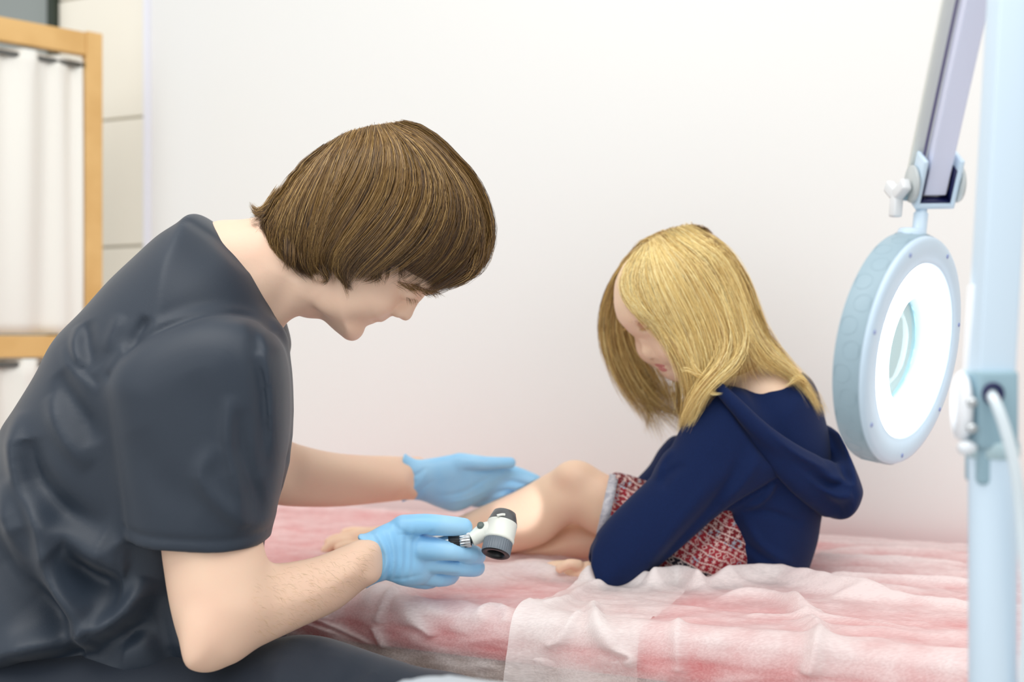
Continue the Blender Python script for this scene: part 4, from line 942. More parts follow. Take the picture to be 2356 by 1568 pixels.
# other foot just behind: only its toes show
v.chain([P(960, 1240, 1.98), P(880, 1234, 1.98), P(830, 1230, 1.98)], [0.022, 0.018, 0.013], k=0.01)
v.chain([P(835, 1228, 1.98), P(812, 1224, 1.98), P(795, 1227, 1.98)], [0.011, 0.010, 0.0095], k=0.004)
# folded leg lying under the raised knee
leg2 = [(1500, 1215, 1.83), (1420, 1200, 1.84), (1360, 1195, 1.85), (1300, 1200, 1.86), (1250, 1230, 1.87), (1180, 1250, 1.88), (1060, 1255, 1.90), (960, 1250, 1.92), (960, 1278, 1.92), (1060, 1284, 1.90), (1160, 1291, 1.88), (1210, 1286, 1.87), (1290, 1284, 1.86), (1340, 1290, 1.85), (1420, 1300, 1.84), (1500, 1300, 1.83)]
v.infl(leg2, 1.87, 0.034, 0.04, k=0.005, bl=2)
v.crease([(1306, 1207), (1350, 1226), (1390, 1240)], 1.80, 0.003, 0.004, 1.83)
legs = v.arr()
# near forearm and hand
v = Vol(P(1225, 1360, 1.66)+[0, -.06, 0], P(1460, 1270, 1.72)+[0, .07, 0], 0.0017)
fa = [(1450, 1275, 1.66), (1390, 1285, 1.67), (1345, 1293, 1.68), (1315, 1299, 1.69), (1290, 1306, 1.70), (1281, 1317, 1.70), (1290, 1329, 1.70), (1320, 1336, 1.69), (1360, 1345, 1.68), (1400, 1350, 1.67), (1450, 1350, 1.66)]
v.infl(fa, 1.68, 0.021, 0.026, bl=1)
v.chain([P(1310, 1305, 1.70), P(1282, 1302, 1.71), P(1262, 1312, 1.71), P(1249, 1326, 1.70)], [0.0085, 0.0068, 0.0060, 0.0050], k=0.003)
v.chain([P(1300, 1300, 1.72), P(1270, 1300, 1.73), P(1250, 1310, 1.73), P(1241, 1322, 1.72)], [0.0080, 0.0065, 0.0058, 0.0048], k=0.003)
v.chain([P(1320, 1312, 1.69), P(1295, 1308, 1.695), P(1275, 1316, 1.695), P(1262, 1328, 1.69)], [0.0085, 0.0068, 0.0060, 0.0050], k=0.003)
v.chain([P(1330, 1300, 1.675), P(1308, 1297, 1.67), P(1288, 1308, 1.672)], [0.0085, 0.0075, 0.0065], k=0.004)
hnd = v.arr()
V, Q = join([(headW, hq), tkc, legs, hnd])
gb = link('body', mesh_np('body', V, Q), [M_skinc, M_lipc], girl)
mi = np.zeros(len(gb.data.polygons), np.int32); 
if len(mi) == len(Q): mi[:len(hq)][lipmask] = 1
gb.data.polygons.foreach_set('material_index', mi)
# eyes, brows
M_eye = mat('eye_white', (228, 224, 222), 0.15); M_iris = mat('iris_blue', (90, 110, 125), 0.1)
for sg in (-1, 1):
    c = toW(L(1477, 747, sg*0.0255)); bm = bmesh.new(); bmesh.ops.create_uvsphere(bm, u_segments=24, v_segments=16, radius=0.0104); bmesh.ops.translate(bm, vec=c, verts=bm.verts)
    eo = link('eyeball', bm_mesh('eyeball', bm), M_eye, gb)
    d = Vector(R@np.array([-0.86, 0, -0.50])); link('iris', bm_mesh('iris', lathe([(0, 0.0108), (0.003, 0.0105), (0.0050, 0.0094)], c, d, 20)), M_iris, eo)
M_blond = hair_mat('blond_hair', [(0.0, (104, 74, 36)), (0.28, (164, 126, 68)), (0.55, (214, 180, 112)), (0.8, (244, 216, 140)), (1.0, (255, 240, 180))], 0.38, 0.5)
rng = np.random.default_rng(21)
for sg in (-1, 1):
    a, b = toW(L(1436, 740, sg*0.012)), toW(L(1462, 735, sg*0.042)); 
    brow('eyebrow', a+R@np.array([-.004, 0, 0]), b+R@np.array([-.004, 0, 0]), 150, 0.006, R@np.array([0.2, sg*0.9, 0.1]), M_blond, gb, thick=0.004, rad=0.00018)
    a, b = toW(L(1452, 756, sg*0.018)), toW(L(1460, 752, sg*0.036)); brow('eyelash', a, b, 30, 0.006, R@np.array([-0.8, sg*0.1, -0.5]), M_blond, gb, thick=0.001, rad=0.00016)

# ---- dress: lap with hem, and the side panel under the open cardigan
def dress_mat():
    m = bpy.data.materials.new('patterned_dress'); m.use_nodes = True; nt = m.node_tree; b = nt.nodes['Principled BSDF']; b.inputs['Roughness'].default_value = 0.8
    tc = nt.nodes.new('ShaderNodeTexCoord'); mp = nt.nodes.new('ShaderNodeMapping'); mp.inputs['Rotation'].default_value = (0, math.radians(-28), 0); nd = nt.nodes.new('ShaderNodeTexNoise'); nd.inputs['Scale'].default_value = 28; nt.links.new(tc.outputs['Object'], nd.inputs['Vector']); va = nt.nodes.new('ShaderNodeMixRGB'); va.blend_type = 'ADD'; va.inputs[0].default_value = 0.018; nt.links.new(tc.outputs['Object'], va.inputs[1]); nt.links.new(nd.outputs['Color'], va.inputs[2]); nt.links.new(va.outputs[0], mp.inputs[0])
    sx = nt.nodes.new('ShaderNodeSeparateXYZ'); nt.links.new(mp.outputs[0], sx.inputs[0])
    def math_(op, a, b_=None, c=None):
        n = nt.nodes.new('ShaderNodeMath'); n.operation = op
        for i, q in enumerate((a, b_, c)):
            if q is None: continue
            if isinstance(q, (int, float)): n.inputs[i].default_value = q
            else: nt.links.new(q, n.inputs[i])
        return n.outputs[0]
    x, z = sx.outputs[0], sx.outputs[2]
    row = math_('MULTIPLY', z, 78.0); rf = math_('FRACT', row); ri = math_('FLOOR', row)
    wn = nt.nodes.new('ShaderNodeTexWhiteNoise'); wn.noise_dimensions = '1D'; nt.links.new(ri, wn.inputs['W'])
    ramp = nt.nodes.new('ShaderNodeValToRGB'); ramp.color_ramp.interpolation = 'CONSTANT'
    els = [(0, (150, 30, 44)), (0.34, (118, 20, 30)), (0.5, (24, 26, 56)), (0.68, (164, 44, 56)), (0.84, (30, 22, 40))]
    while len(ramp.color_ramp.elements) < len(els): ramp.color_ramp.elements.new(0.5)
    for e, (p, c) in zip(ramp.color_ramp.elements, els): e.position = p; e.color = lin(c)
    nt.links.new(wn.outputs['Value'], ramp.inputs[0])
    # motifs: flowers/diamonds repeated along each band, size depending on the band
    fx = math_('SUBTRACT', math_('FRACT', math_('MULTIPLY', x, 92.0)), 0.5); fz = math_('SUBTRACT', rf, 0.5)
    ax, az = math_('ABSOLUTE', fx), math_('ABSOLUTE', fz)
    dia = math_('ADD', ax, az); ring = math_('LESS_THAN', math_('ABSOLUTE', math_('SUBTRACT', dia, 0.30)), 0.065)
    ang = math_('ARCTAN2', fz, fx); rad_ = math_('SQRT', math_('ADD', math_('MULTIPLY', fx, fx), math_('MULTIPLY', fz, fz)))
    fl_ = math_('LESS_THAN', rad_, math_('MULTIPLY_ADD', math_('COSINE', math_('MULTIPLY', ang, 6.0)), 0.14, 0.20))
    pick = math_('GREATER_THAN', wn.outputs['Value'], 0.5)
    mot = math_('ADD', math_('MULTIPLY', ring, pick), math_('MULTIPLY', fl_, math_('SUBTRACT', 1.0, pick)))
    edge = math_('GREATER_THAN', az, 0.44)
    dots = math_('MULTIPLY', math_('GREATER_THAN', math_('SINE', math_('MULTIPLY', x, 1500.0)), 0.1), math_('LESS_THAN', math_('ABSOLUTE', math_('SUBTRACT', az, 0.385)), 0.025))
    vo = nt.nodes.new('ShaderNodeTexVoronoi'); vo.inputs['Scale'].default_value = 210; nt.links.new(mp.outputs[0], vo.inputs['Vector'])
    v2 = math_('LESS_THAN', vo.outputs['Distance'], 0.22)
    allm = math_('MINIMUM', math_('ADD', math_('ADD', mot, edge), math_('ADD', dots, math_('MULTIPLY', v2, 0.6))), 1.0)
    n2 = nt.nodes.new('ShaderNodeTexNoise'); n2.inputs['Scale'].default_value = 60; nt.links.new(tc.outputs['Object'], n2.inputs['Vector'])
    crm = nt.nodes.new('ShaderNodeMix'); crm.data_type = 'RGBA'; crm.inputs[6].default_value = lin((238, 214, 206)); crm.inputs[7].default_value = lin((176, 204, 218))
    nt.links.new(math_('GREATER_THAN', n2.outputs['Fac'], 0.58), crm.inputs[0])
    mx = nt.nodes.new('ShaderNodeMix'); mx.data_type = 'RGBA'; nt.links.new(math_('MULTIPLY', allm, 0.85), mx.inputs[0]); nt.links.new(ramp.outputs[0], mx.inputs[6]); nt.links.new(crm.outputs[2], mx.inputs[7])
    nt.links.new(mx.outputs[2], b.inputs['Base Color']); return m
M_dress = dress_mat()
v = Vol(P(1350, 1400, 1.76)+[0, -.13, 0], P(1760, 970, 1.76)+[0, .13, 0], 0.0026)
lap = [(1411, 1088), (1445, 1092), (1500, 1108), (1540, 1085), (1600, 1050), (1690, 1080), (1720, 1200), (1690, 1330), (1600, 1350), (1500, 1345), (1400, 1335), (1374, 1300), (1371, 1247), (1385, 1180), (1399, 1120)]
v.infl(lap, 1.765, 0.085, 0.085, bl=2); v.infl([(1600, 1000), (1700, 960), (1800, 980), (1830, 1100), (1820, 1300), (1700, 1345), (1600, 1340)], 1.755, 0.088, 0.085, k=0.02)
side_ = [(1480, 1322), (1530, 1275), (1600, 1215), (1650, 1180), (1690, 1170), (1700, 1260), (1665, 1345), (1600, 1352), (1540, 1348)]
v.infl(side_, 1.705, 0.048, 0.045, k=0.02)
v.cut([(1409, 1080), (1403, 1115), (1391, 1170), (1377, 1230), (1370, 1262), (1360, 1420), (1900, 1420), (1900, 900), (1409, 900)], 1.74, k=0.002)
for pts, dp, wd in [([(1430, 1100), (1455, 1130), (1470, 1170)], .004, .006), ([(1445, 1095), (1485, 1120), (1500, 1150)], -.003, .006), ([(1560, 1270), (1600, 1240), (1650, 1215)], .003, .005), ([(1580, 1320), (1620, 1290), (1660, 1270)], -.002, .005)]:
    v.crease(pts, 1.70, dp, wd, 1.76)
a = v.arr(); dress = link('dress', mesh_np('dress', smoothed(*a, it=1), a[1]), M_dress, girl)
# pale turned hem along the knee
hem = cr(uvs([(1409, 1089, 1.762), (1402, 1120, 1.715), (1391, 1170, 1.692), (1379, 1222, 1.70), (1373, 1252, 1.72)], 1.7), 6)
bm = bmesh.new(); prev = None
for i, q in enumerate(hem):
    w_ = 0.0145; row = [bm.verts.new(Vector(q)+Vector((dx*w_, dy, 0.0008*math.sin(i*1.9)))) for dx, dy in ((-0.25, 0.004), (-0.3, -0.004), (0.1, -0.007), (0.7, -0.006), (0.7, 0.002))]
    if prev:
        for k in range(4): bm.faces.new((prev[k], prev[k+1], row[k+1], row[k]))
    prev = row
link('hem', bm_mesh('hem', bm), mat('hem_pale', (206, 204, 208), 0.85, noise=(160, (150, 150, 165), 0.7)), dress)

# ---- cardigan: back panel, both sleeves, hood
v = Vol(P(1335, 1400, 1.70)+[0, -.16, 0], P(1970, 820, 1.74)+[0, .16, 0], 0.0025)
back = [(1640, 905), (1668, 872), (1700, 848), (1740, 835), (1790, 838), (1835, 850), (1868, 880), (1890, 950), (1908, 1040), (1900, 1120), (1885, 1180), (1875, 1240), (1856, 1300), (1838, 1356), (1780, 1362), (1700, 1358), (1640, 1362), (1650, 1310), (1668, 1250), (1678, 1180), (1560, 1130), (1560, 1090), (1570, 1010), (1600, 950)]
fb = v.infl([q for q in back if q not in ((1640, 1362), (1650, 1310), (1668, 1250), (1678, 1180))][:-3]+[(1540, 1362), (1540, 1180), (1570, 1010), (1600, 950)], 1.745, 0.100, 0.085, bl=2, raw=True)
cq = polysdf(uvs([(1540, 700), (1570, 1090), (1690, 1130), (1687, 1180), (1676, 1250), (1660, 1310), (1645, 1350), (1640, 1420), (2200, 1420), (2200, 700)], 1.66)[:, [0, 2]], v.X2, v.Z2)[:, None, :]
v.F = np.minimum(v.F, smax(fb, cq, 0.004)).astype(np.float32)
v.infl([(1640, 1340), (1560, 1330), (1490, 1318), (1430, 1340), (1400, 1355), (1440, 1372), (1500, 1374), (1600, 1368), (1700, 1362), (1700, 1340)], 1.66, 0.035, 0.022, k=0.006, bl=1)
# far sleeve
v.infl([(1560, 1000, 1.80), (1520, 1030, 1.81), (1495, 1070, 1.82), (1462, 1106, 1.83), (1440, 1140, 1.84), (1470, 1170, 1.84), (1540, 1150, 1.82), (1600, 1100, 1.81), (1620, 1040, 1.80)], 1.82, 0.045, 0.04, k=0.006)
slv = [(1598, 935, 1.66), (1625, 900, 1.67), (1665, 885, 1.67), (1715, 900, 1.67), (1760, 960, 1.67), (1795, 1040, 1.665), (1800, 1085, 1.66), (1770, 1118, 1.66), (1715, 1150, 1.66), (1650, 1185, 1.66), (1590, 1235, 1.66), (1530, 1290, 1.655), (1470, 1340, 1.65), (1425, 1366, 1.65), (1398, 1390, 1.65), (1340, 1370, 1.65), (1330, 1300, 1.65), (1366, 1238, 1.65), (1400, 1195, 1.65), (1450, 1145, 1.65), (1500, 1095, 1.655), (1540, 1035, 1.66), (1570, 980, 1.66)]
fs = v.infl(slv, 1.658, 0.048, 0.056, raw=True, bl=3)
w = uvs([(1300, 1100), (1372, 1235), (1360, 1262), (1356, 1290), (1366, 1320), (1384, 1350), (1400, 1366), (1440, 1420), (2100, 1420), (2100, 800), (1300, 800)], 1.65)[:, [0, 2]]
cutd = polysdf(w, v.X2, v.Z2)[:, None, :]
fin = v.infl(slv, 1.658, 0.039, 0.054, raw=True, bl=3, grow=-0.009)
xl = P(1425, 1300, 1.65)[0]; fs = smax(smax(fs, cutd, 0.002), -np.maximum(fin, v.x[:, None, None]-xl), 0.002)
v.F = smin(v.F, fs, 0.016).astype(np.float32)
GN = 1.70
for pts, dp, wd in [([(1790, 1082), (1740, 1112), (1690, 1142), (1640, 1178)], .004, .003), ([(1680, 1190), (1690, 1260), (1730, 1320)], .005, .012), ([(1700, 1170), (1760, 1170), (1840, 1200)], .004, .006), ([(1690, 1175), (1720, 1250), (1790, 1300)], .005, .007), ([(1705, 1185), (1745, 1250), (1820, 1290)], -.004, .007),
                    ([(1700, 1000), (1660, 1100), (1600, 1190)], .004, .010), ([(1640, 1060), (1590, 1140), (1520, 1230), (1470, 1300)], -.004, .010), ([(1690, 1060), (1620, 1160), (1540, 1250), (1480, 1320)], .006, .008), ([(1545, 1030), (1520, 1060), (1505, 1100)], -.004, .005), ([(1570, 1060), (1530, 1090), (1515, 1120)], .004, .006),
                    ([(1730, 1030), (1690, 1100), (1640, 1150)], -.004, .008), ([(1366, 1290), (1380, 1325), (1405, 1352)], .0012, .0015),
                    ([(1770, 1100), (1745, 1140), (1700, 1165)], -.005, .005), ([(1650, 900), (1690, 960), (1740, 1030), (1790, 1080)], .006, .005)]:
    v.crease(pts, 1.655 if pts[0][0] < 1700 else 1.68, dp, wd, GN+.01)
a = v.arr(); card = link('cardigan', mesh_np('cardigan', smoothed(*a, it=1), a[1]), M_navy, girl)
v = Vol(P(1610, 1235, 1.70)+[0, -.15, 0], P(2010, 830, 1.74)+[0, .18, 0], 0.0024)
hood = [(1640, 890), (1665, 880), (1700, 925), (1760, 975), (1830, 1020), (1880, 1045), (1905, 1040), (1900, 985), (1915, 990), (1935, 1040), (1955, 1090), (1960, 1120), (1945, 1160), (1920, 1184), (1895, 1184), (1882, 1160), (1850, 1130), (1800, 1090), (1750, 1045), (1710, 985), (1670, 930)]
v.infl(hood, 1.735, 0.121, 0.032, bl=1)
v.infl([(1860, 970), (1890, 985), (1930, 1040), (1955, 1095), (1956, 1130), (1900, 1150), (1860, 1100), (1850, 1000)], 1.76, 0.085, 0.06, k=0.02)
for pts, dp, wd in [([(1690, 925), (1750, 990), (1830, 1045), (1910, 1080)], -.004, .005), ([(1700, 955), (1770, 1020), (1850, 1075), (1900, 1110), (1940, 1112)], .007, .007), ([(1780, 1050), (1850, 1100), (1910, 1140), (1950, 1130)], -.004, .009), ([(1895, 1000), (1905, 1040), (1890, 1062)], .006, .007), ([(1925, 1045), (1940, 1080), (1945, 1110)], .005, .006)]:
    v.crease(pts, 1.64, dp, wd, 1.74)
v.chain([P(1648, 884, 1.628), P(1690, 930, 1.618), P(1760, 1000, 1.620), P(1840, 1058, 1.635), P(1910, 1098, 1.665)], [0.008, 0.011, 0.014, 0.017, 0.022], k=0.012)
v.chain([P(1700, 965, 1.636), P(1770, 1045, 1.632), P(1840, 1110, 1.640), P(1905, 1155, 1.67)], [0.008, 0.012, 0.018, 0.022], k=0.012)
a = v.arr(); link('hood', mesh_np('hood', smoothed(*a, it=1), a[1]), M_navy, girl)

# ---- hair
v = Vol(P(1380, 930, GH)+[0, -.12, 0], P(1790, 500, GH)+[0, .13, 0], 0.0026)
capg = [(1590, 530), (1640, 540), (1682, 585), (1712, 645), (1732, 715), (1750, 790), (1740, 850), (1680, 880), (1600, 880), (1560, 860), (1500, 760), (1450, 700), (1430, 660), (1450, 600), (1500, 560), (1545, 538)]
v.infl(capg, GH+.01, 0.092, 0.085, bl=2)
v.cut([(1300, 400), (1485, 560), (1478, 590), (1490, 640), (1508, 700), (1535, 760), (1562, 820), (1585, 870), (1600, 900), (1900, 900), (1900, 400)], GH-.06, k=0.02)
SDG = blur2(polysdf(cr(uvs(capg, GH+.01)[:, [0, 2]], 5, True), v.X2, v.Z2), 2); VG = (v.lo, v.h, v.n)
# keep the cap off the face on the far side too
a = v.arr(); Vh = smoothed(*a, it=2); me = mesh_np('hair_base', Vh, a[1]); at = me.attributes.new('tint', 'FLOAT', 'POINT'); at.data.foreach_set('value', np.full(len(Vh), 0.30, np.float32))
ghair = link('hair', me, M_blond, girl)
cardV = np.array([q.co[:] for q in card.data.vertices]); DMg = depthmap([Vh, headW, tkc[0], cardV])
def gdepth(u, vv, side=-1):
    lo, h, n = VG; q = P(u, vv, GH-0.04); i = int(np.clip((q[0]-lo[0])/h, 0, n[0]-1)); k = int(np.clip((q[2]-lo[2])/h, 0, n[2]-1))
    a = np.clip(1+SDG[i, k]/0.085, 0, 1); return GH+.01+side*0.094*math.sqrt(max(0, 1-a*a))
def gg(pts, side=-1): return np.array([P(q[0], q[1], q[2] if len(q) > 2 else gdepth(q[0], q[1], side)) for q in pts])
YN2 = 1.632
def gl(g, n, sp, mean=0.6, **k): lock(g, n, sp, mean=mean, m=M_blond, par=ghair, **k)
near_g = [[(1478, 574), (1446, 608), (1431, 652), (1445, 690, 1.672), (1480, 724, 1.662), (1514, 757, 1.655), (1544, 796, 1.650), (1564, 832, 1.650), (1578, 868, 1.65)],
          [(1484, 570), (1458, 612), (1452, 662), (1476, 708), (1514, 750), (1546, 792, 1.642), (1568, 835, 1.640), (1582, 880, 1.640), (1594, 930, 1.645)],
          [(1492, 563), (1492, 630), (1515, 700), (1545, 760), (1575, 820, 1.635), (1592, 870, 1.635), (1590, 930, 1.64), (1572, 985, 1.645)],
          [(1502, 556), (1530, 620), (1565, 690), (1595, 755), (1615, 815, 1.632), (1622, 865, 1.632), (1610, 920, 1.632), (1580, 975, 1.64)],
          [(1515, 548), (1570, 610), (1610, 680), (1640, 750), (1655, 810, 1.634), (1652, 855, 1.63), (1630, 895, 1.622), (1600, 935, 1.63)],
          [(1532, 539), (1605, 600), (1648, 670), (1675, 740), (1690, 800, 1.64), (1688, 840, 1.635), (1665, 870, 1.628), (1635, 905, 1.622)],
          [(1550, 531), (1635, 590), (1678, 660), (1705, 735), (1725, 790, 1.66), (1745, 825, 1.655), (1780, 850, 1.655), (1810, 870, 1.655)],
          [(1570, 525), (1655, 580), (1700, 650), (1728, 730), (1752, 790, 1.69), (1790, 835, 1.68), (1840, 875, 1.67), (1875, 930, 1.68)],
          [(1585, 522), (1668, 572), (1715, 645), (1745, 725), (1772, 790, 1.72), (1820, 845, 1.72), (1868, 895, 1.72), (1900, 960, 1.73)]]
Gn = [gg(g) for g in near_g]
rng = np.random.default_rng(31)
C = sheet_strands(Gn, 13000, 15, rng, clump=14, jit=0.0028, wav=0.0028, lenvar=0.38); C = drape(clump_noise(clump_noise(C, rng, 0.005, 75), rng, 0.006, 200), DMg, 0.0015, rng.random(len(C))*0.008)
ct = rng.normal(0, 0.20, 400); t0 = np.clip(rng.normal(0.48, 0.12, len(C))+ct[sheet_strands.c], 0, 1)
strands('strands', C, 0.00045, M_blond, ghair, np.clip(t0[:, None]+0.16*np.linspace(-0.6, 1, 15)[None]+0.10*np.sin(rng.random((len(C), 1))*6+np.linspace(0, 5, 15)[None]), 0, 1))
C = sheet_strands(Gn, 1500, 14, rng, clump=0, jit=0.006, wav=0.006, lenvar=0.35); C = drape(C, DMg, 0.007, rng.random(len(C))*0.004)
strands('strands', C, 0.00024, M_blond, ghair, np.clip(rng.normal(0.8, 0.15, len(C)), 0, 1))
far_g = [[(1497, 558, 1.70), (1450, 595, 1.735), (1412, 655, 1.76), (1394, 730, 1.775), (1398, 800, 1.78), (1425, 870, 1.78), (1465, 930, 1.78), (1510, 968, 1.78)],
         [(1500, 556, 1.70), (1455, 600, 1.74), (1420, 665, 1.77), (1404, 740, 1.785), (1412, 810, 1.79), (1445, 880, 1.79), (1480, 940, 1.79), (1490, 1000, 1.79)],
         [(1502, 555, 1.71), (1460, 605, 1.75), (1430, 680, 1.78), (1420, 750, 1.79), (1440, 830, 1.80), (1480, 900, 1.80), (1530, 945, 1.79), (1570, 975, 1.78)],
         [(1505, 555, 1.71), (1470, 610, 1.755), (1440, 690, 1.785), (1440, 760, 1.80), (1470, 840, 1.80), (1510, 900, 1.80), (1550, 940, 1.79), (1590, 960, 1.78)]]
far_g = [[(q[0]+(q[0]-1500)*-0.0+12*max(0, (q[1]-800)/200)*(i-1.0), q[1], q[2]) for q in g] for i, g in enumerate(far_g)]
gl([(1436, 660, 1.80), (1446, 740, 1.80), (1474, 810, 1.80), (1505, 870, 1.79), (1530, 930, 1.79)], 120, 0.007, 0.3)
C = sheet_strands([gg(g) for g in far_g], 2000, 14, rng, clump=4, jit=0.0022, wav=0.004, lenvar=0.35); C = clump_noise(clump_noise(C, rng, 0.016, 60), rng, 0.006, 150)
strands('strands', C, 0.00042, M_blond, ghair, np.clip(rng.normal(0.46, 0.22, len(C)), 0, 1))
# far side of the head
fs_g = [[(q[0], q[1]) for q in g] for g in near_g]
C = sheet_strands([gg([(q[0], q[1]) for q in g], side=1) for g in near_g[3:]], 1800, 14, rng, clump=6, jit=0.003, wav=0.003)
strands('strands', C, 0.0009, M_blond, ghair, np.clip(rng.normal(0.4, 0.18, len(C)), 0, 1))
# top parting: strands fanning over to the far side
top_g = [[(1482, 572), (1470, 572, 1.72), (1440, 605, 1.75), (1410, 660, 1.78)], [(1510, 550), (1500, 548, 1.73), (1470, 570, 1.77), (1440, 640, 1.80)],
         [(1550, 530), (1545, 528, 1.74), (1520, 560, 1.79), (1500, 640, 1.82)], [(1590, 521), (1595, 522, 1.75), (1600, 560, 1.81), (1600, 640, 1.83)], [(1625, 528), (1640, 545, 1.76), (1660, 600, 1.82), (1670, 660, 1.83)]]
C = sheet_strands([gg(g) for g in top_g], 1800, 12, rng, jit=0.003, wav=0.002)
strands('strands', C, 0.0006, M_blond, ghair, np.clip(rng.normal(0.42, 0.18, len(C)), 0, 1))
gl([(1745, 800, 1.70), (1800, 850, 1.70), (1850, 890, 1.69), (1890, 935, 1.70), (1903, 962, 1.70)], 90, 0.003, 0.85, tips=0.5)
gl([(1800, 850, 1.68), (1850, 880, 1.665), (1835, 868, 1.655), (1815, 885, 1.65), (1797, 888, 1.65)], 60, 0.004, 0.75)
gl([(1640, 860, 1.625), (1630, 890, 1.62), (1638, 905, 1.615), (1665, 905, 1.612)], 40, 0.002, 0.9)
gl([(1640, 700, 1.636), (1668, 780, 1.632), (1655, 840, 1.622), (1615, 885, 1.61), (1580, 940, 1.62), (1560, 1000, 1.64)], 110, 0.008, 0.75, tips=0.2, wav=.004)
gl([(1690, 700, 1.65), (1708, 780, 1.645), (1690, 833, 1.628), (1640, 880, 1.61), (1604, 925, 1.61), (1596, 962, 1.62)], 90, 0.007, 0.85, tips=0.2, wav=.004)
gl([(1625, 870, 1.625), (1605, 855, 1.61), (1590, 830, 1.605), (1582, 815, 1.605)], 40, 0.003, 0.85)
gl([(1625, 872, 1.625), (1600, 858, 1.61), (1580, 850, 1.605), (1562, 852, 1.605)], 30, 0.003, 0.8)
gl([(1580, 860, 1.65), (1585, 910, 1.65), (1575, 960, 1.66), (1560, 1010, 1.67)], 160, 0.005, 0.5)
gl([(1455, 840, 1.79), (1480, 900, 1.79), (1495, 950, 1.79), (1483, 1000, 1.79)], 60, 0.004, 0.6)
gl([(1440, 850, 1.79), (1475, 905, 1.79), (1535, 945, 1.79), (1590, 950, 1.78)], 60, 0.004, 0.5)
gl([(1500, 830, 1.79), (1530, 890, 1.79), (1555, 940, 1.79), (1590, 985, 1.78)], 70, 0.006, 0.5)
gl([(1560, 850, 1.72), (1560, 900, 1.73), (1570, 950, 1.74), (1580, 1000, 1.74)], 120, 0.006, 0.45)
flush_hair()
# ------------------------------------------------------------------ dermatoscope held in the near glove
sc_o = empty('dermatoscope', P(1140, 1240, 1.50), 'white and grey dermatoscope with ribbed eyepiece held in the blue gloved hand', 'dermatoscope')
DY = 1.470
A = Vector(P(1140, 1274, DY)); scr_dir = Vector((0.24, 0, 0.97)); sd_ = (scr_dir.normalized()*0.85+Vector((0, 0.53, 0))).normalized()
M_ring = mat('ring_grey', (112, 122, 132), 0.4); M_cone = mat('cone_grey', (92, 94, 96), 0.3); M_ivory = mat('ivory_plastic', (236, 240, 232), 0.3)
k_ = 0.0188
def sp(name, prof, a, d, m, seg=64, par=None, **kw): return link(name, bm_mesh(name, lathe(prof, a, d, seg, **kw)), m, par or sc_o)
ep = sp('eyepiece', [(0.0105, 0.012), (0.0105, 0.003), (0.0125, 0.0), (0.0175, -0.0002), (0.0188, 0.0006)], A, sd_, M_blk)
sp('focus_ring', [(0.0188, 0.0006), (0.0192, 0.002), (0.0192, 0.0175), (0.0180, 0.0185)], A, sd_, M_ring, 144, None, ribs=36, rib=0.025)
sp('eye_lens', [(0, 0.0095), (0.006, 0.010), (0.0106, 0.0115)], A, sd_, mat('dark_lens', (8, 10, 22), 0.05, spec=0.9), 32, ep)
sp('housing', [(0.0180, 0.0180), (0.0198, 0.0185), (0.0205, 0.020), (0.0205, 0.0225), (0.0200, 0.0235), (0.0200, 0.042), (0.0203, 0.043), (0.0200, 0.044), (0, 0.044)], A, sd_, M_ivory)
sp('contact_cone', [(0.0200, 0.044), (0.0195, 0.046), (0.0180, 0.0495), (0.0178, 0.051), (0.0150, 0.0590), (0.0135, 0.0600), (0.0125, 0.0595), (0.0125, 0.055)], A, sd_, M_cone)
cx_ = sd_.cross(Vector((0, 1, 0))).normalized(); near = sd_.cross(cx_).normalized()
if near.y > 0: near = -near
if cx_.x > 0: cx_ = -cx_
base = A+sd_*0.030
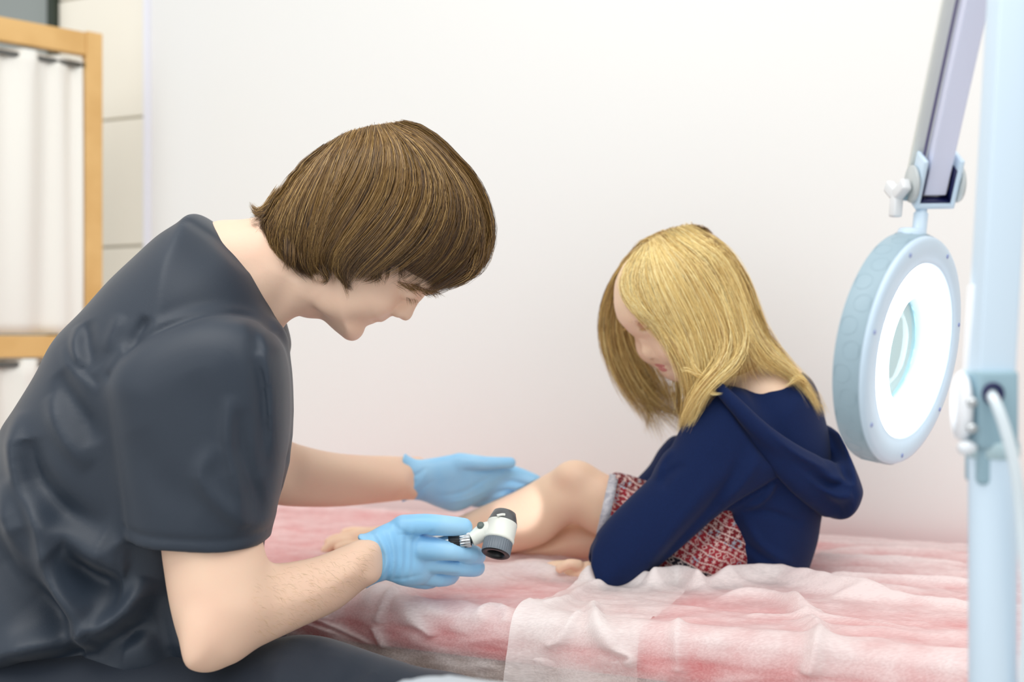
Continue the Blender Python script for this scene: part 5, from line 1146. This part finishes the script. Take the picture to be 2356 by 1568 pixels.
# neck leading to the handle
h0 = Vector(P(1120, 1222, 1.490)); h1 = Vector(P(1084, 1240, 1.485)); h2 = Vector(P(1030, 1246, 1.487)); h3 = Vector(P(940, 1262, 1.50)); hd_ = (h2-h1).normalized()
link('neck', bm_mesh('neck', tube([base+near*0.004, h0, h1+(h0-h1)*0.25, h1], [0.014, 0.013, 0.0100, 0.0096], 28)), M_ivory, sc_o)
bd = (near+Vector((-0.25, 0, 0.45))).normalized()
bt = lathe([(0, 0.0020), (0.0042, 0.0016), (0.0052, -0.002)], Vector(P(1108, 1219, 1.490))+bd*0.0108, bd, 24)
link('button', bm_mesh('button', bt), mat('button_grey', (98, 112, 108), 0.4), sc_o)
link('clip', bm_mesh('clip', tube([A+sd_*0.044+near*0.0205+cx_*0.010, A+sd_*0.047+near*0.0205+cx_*0.004, A+sd_*0.048+near*0.0200+cx_*0.000], 0.0018, 10)), M_ivory, sc_o)
sp('collar', [(0.0088, 0), (0.0104, 0.001), (0.0104, 0.0135), (0.0096, 0.0145)], h1, hd_, M_steel, 96, None, ribs=16, rib=0.09)
sp('grip_ring', [(0.0094, 0.0145), (0.0098, 0.0155), (0.0098, 0.028), (0.0090, 0.029)], h1, hd_, M_blk, 96, None, ribs=24, rib=0.04)
sp('handle', [(0.0088, 0.029), (0.0096, 0.031), (0.0098, 0.10), (0.0085, 0.112), (0, 0.114)], h1, hd_, M_steel, 32)
tip = A+sd_*0.062
sl = bpy.data.lights.new('scope_lamp', 'SPOT'); sl.energy = 2.6; sl.spot_size = math.radians(17); sl.spot_blend = 0.5; sl.shadow_soft_size = 0.006; sl.color = (0.95, 0.93, 1.0)
so = bpy.data.objects.new('scope_lamp', sl); col.objects.link(so); so.location = tip
so.rotation_euler = (Vector(P(1192, 1165, 1.80))-tip).to_track_quat('-Z', 'Y').to_euler(); so.parent = sc_o; so.matrix_parent_inverse = Matrix.Translation(-Vector(sc_o.location))
# stool under the man
st = empty('stool', (P(120, 0, 1.48)[0], 1.48, 0), 'round dark swivel stool under the seated man', 'stool')
sx = st.location.x
zt = P(100, 1780, 1.48)[2]
for nm, pr in (('seat', [(0, zt-0.07), (0.17, zt-0.07), (0.18, zt-0.05), (0.18, zt-0.02), (0.16, zt), (0, zt)]), ('column', [(0.025, 0.06), (0.025, zt-0.07)]), ('base', [(0, 0), (0.24, 0), (0.24, 0.02), (0.05, 0.06), (0, 0.06)])):
    link(nm, bm_mesh(nm, lathe(pr, (sx, 1.48, 0), (0, 0, 1), 40)), M_blk, st)
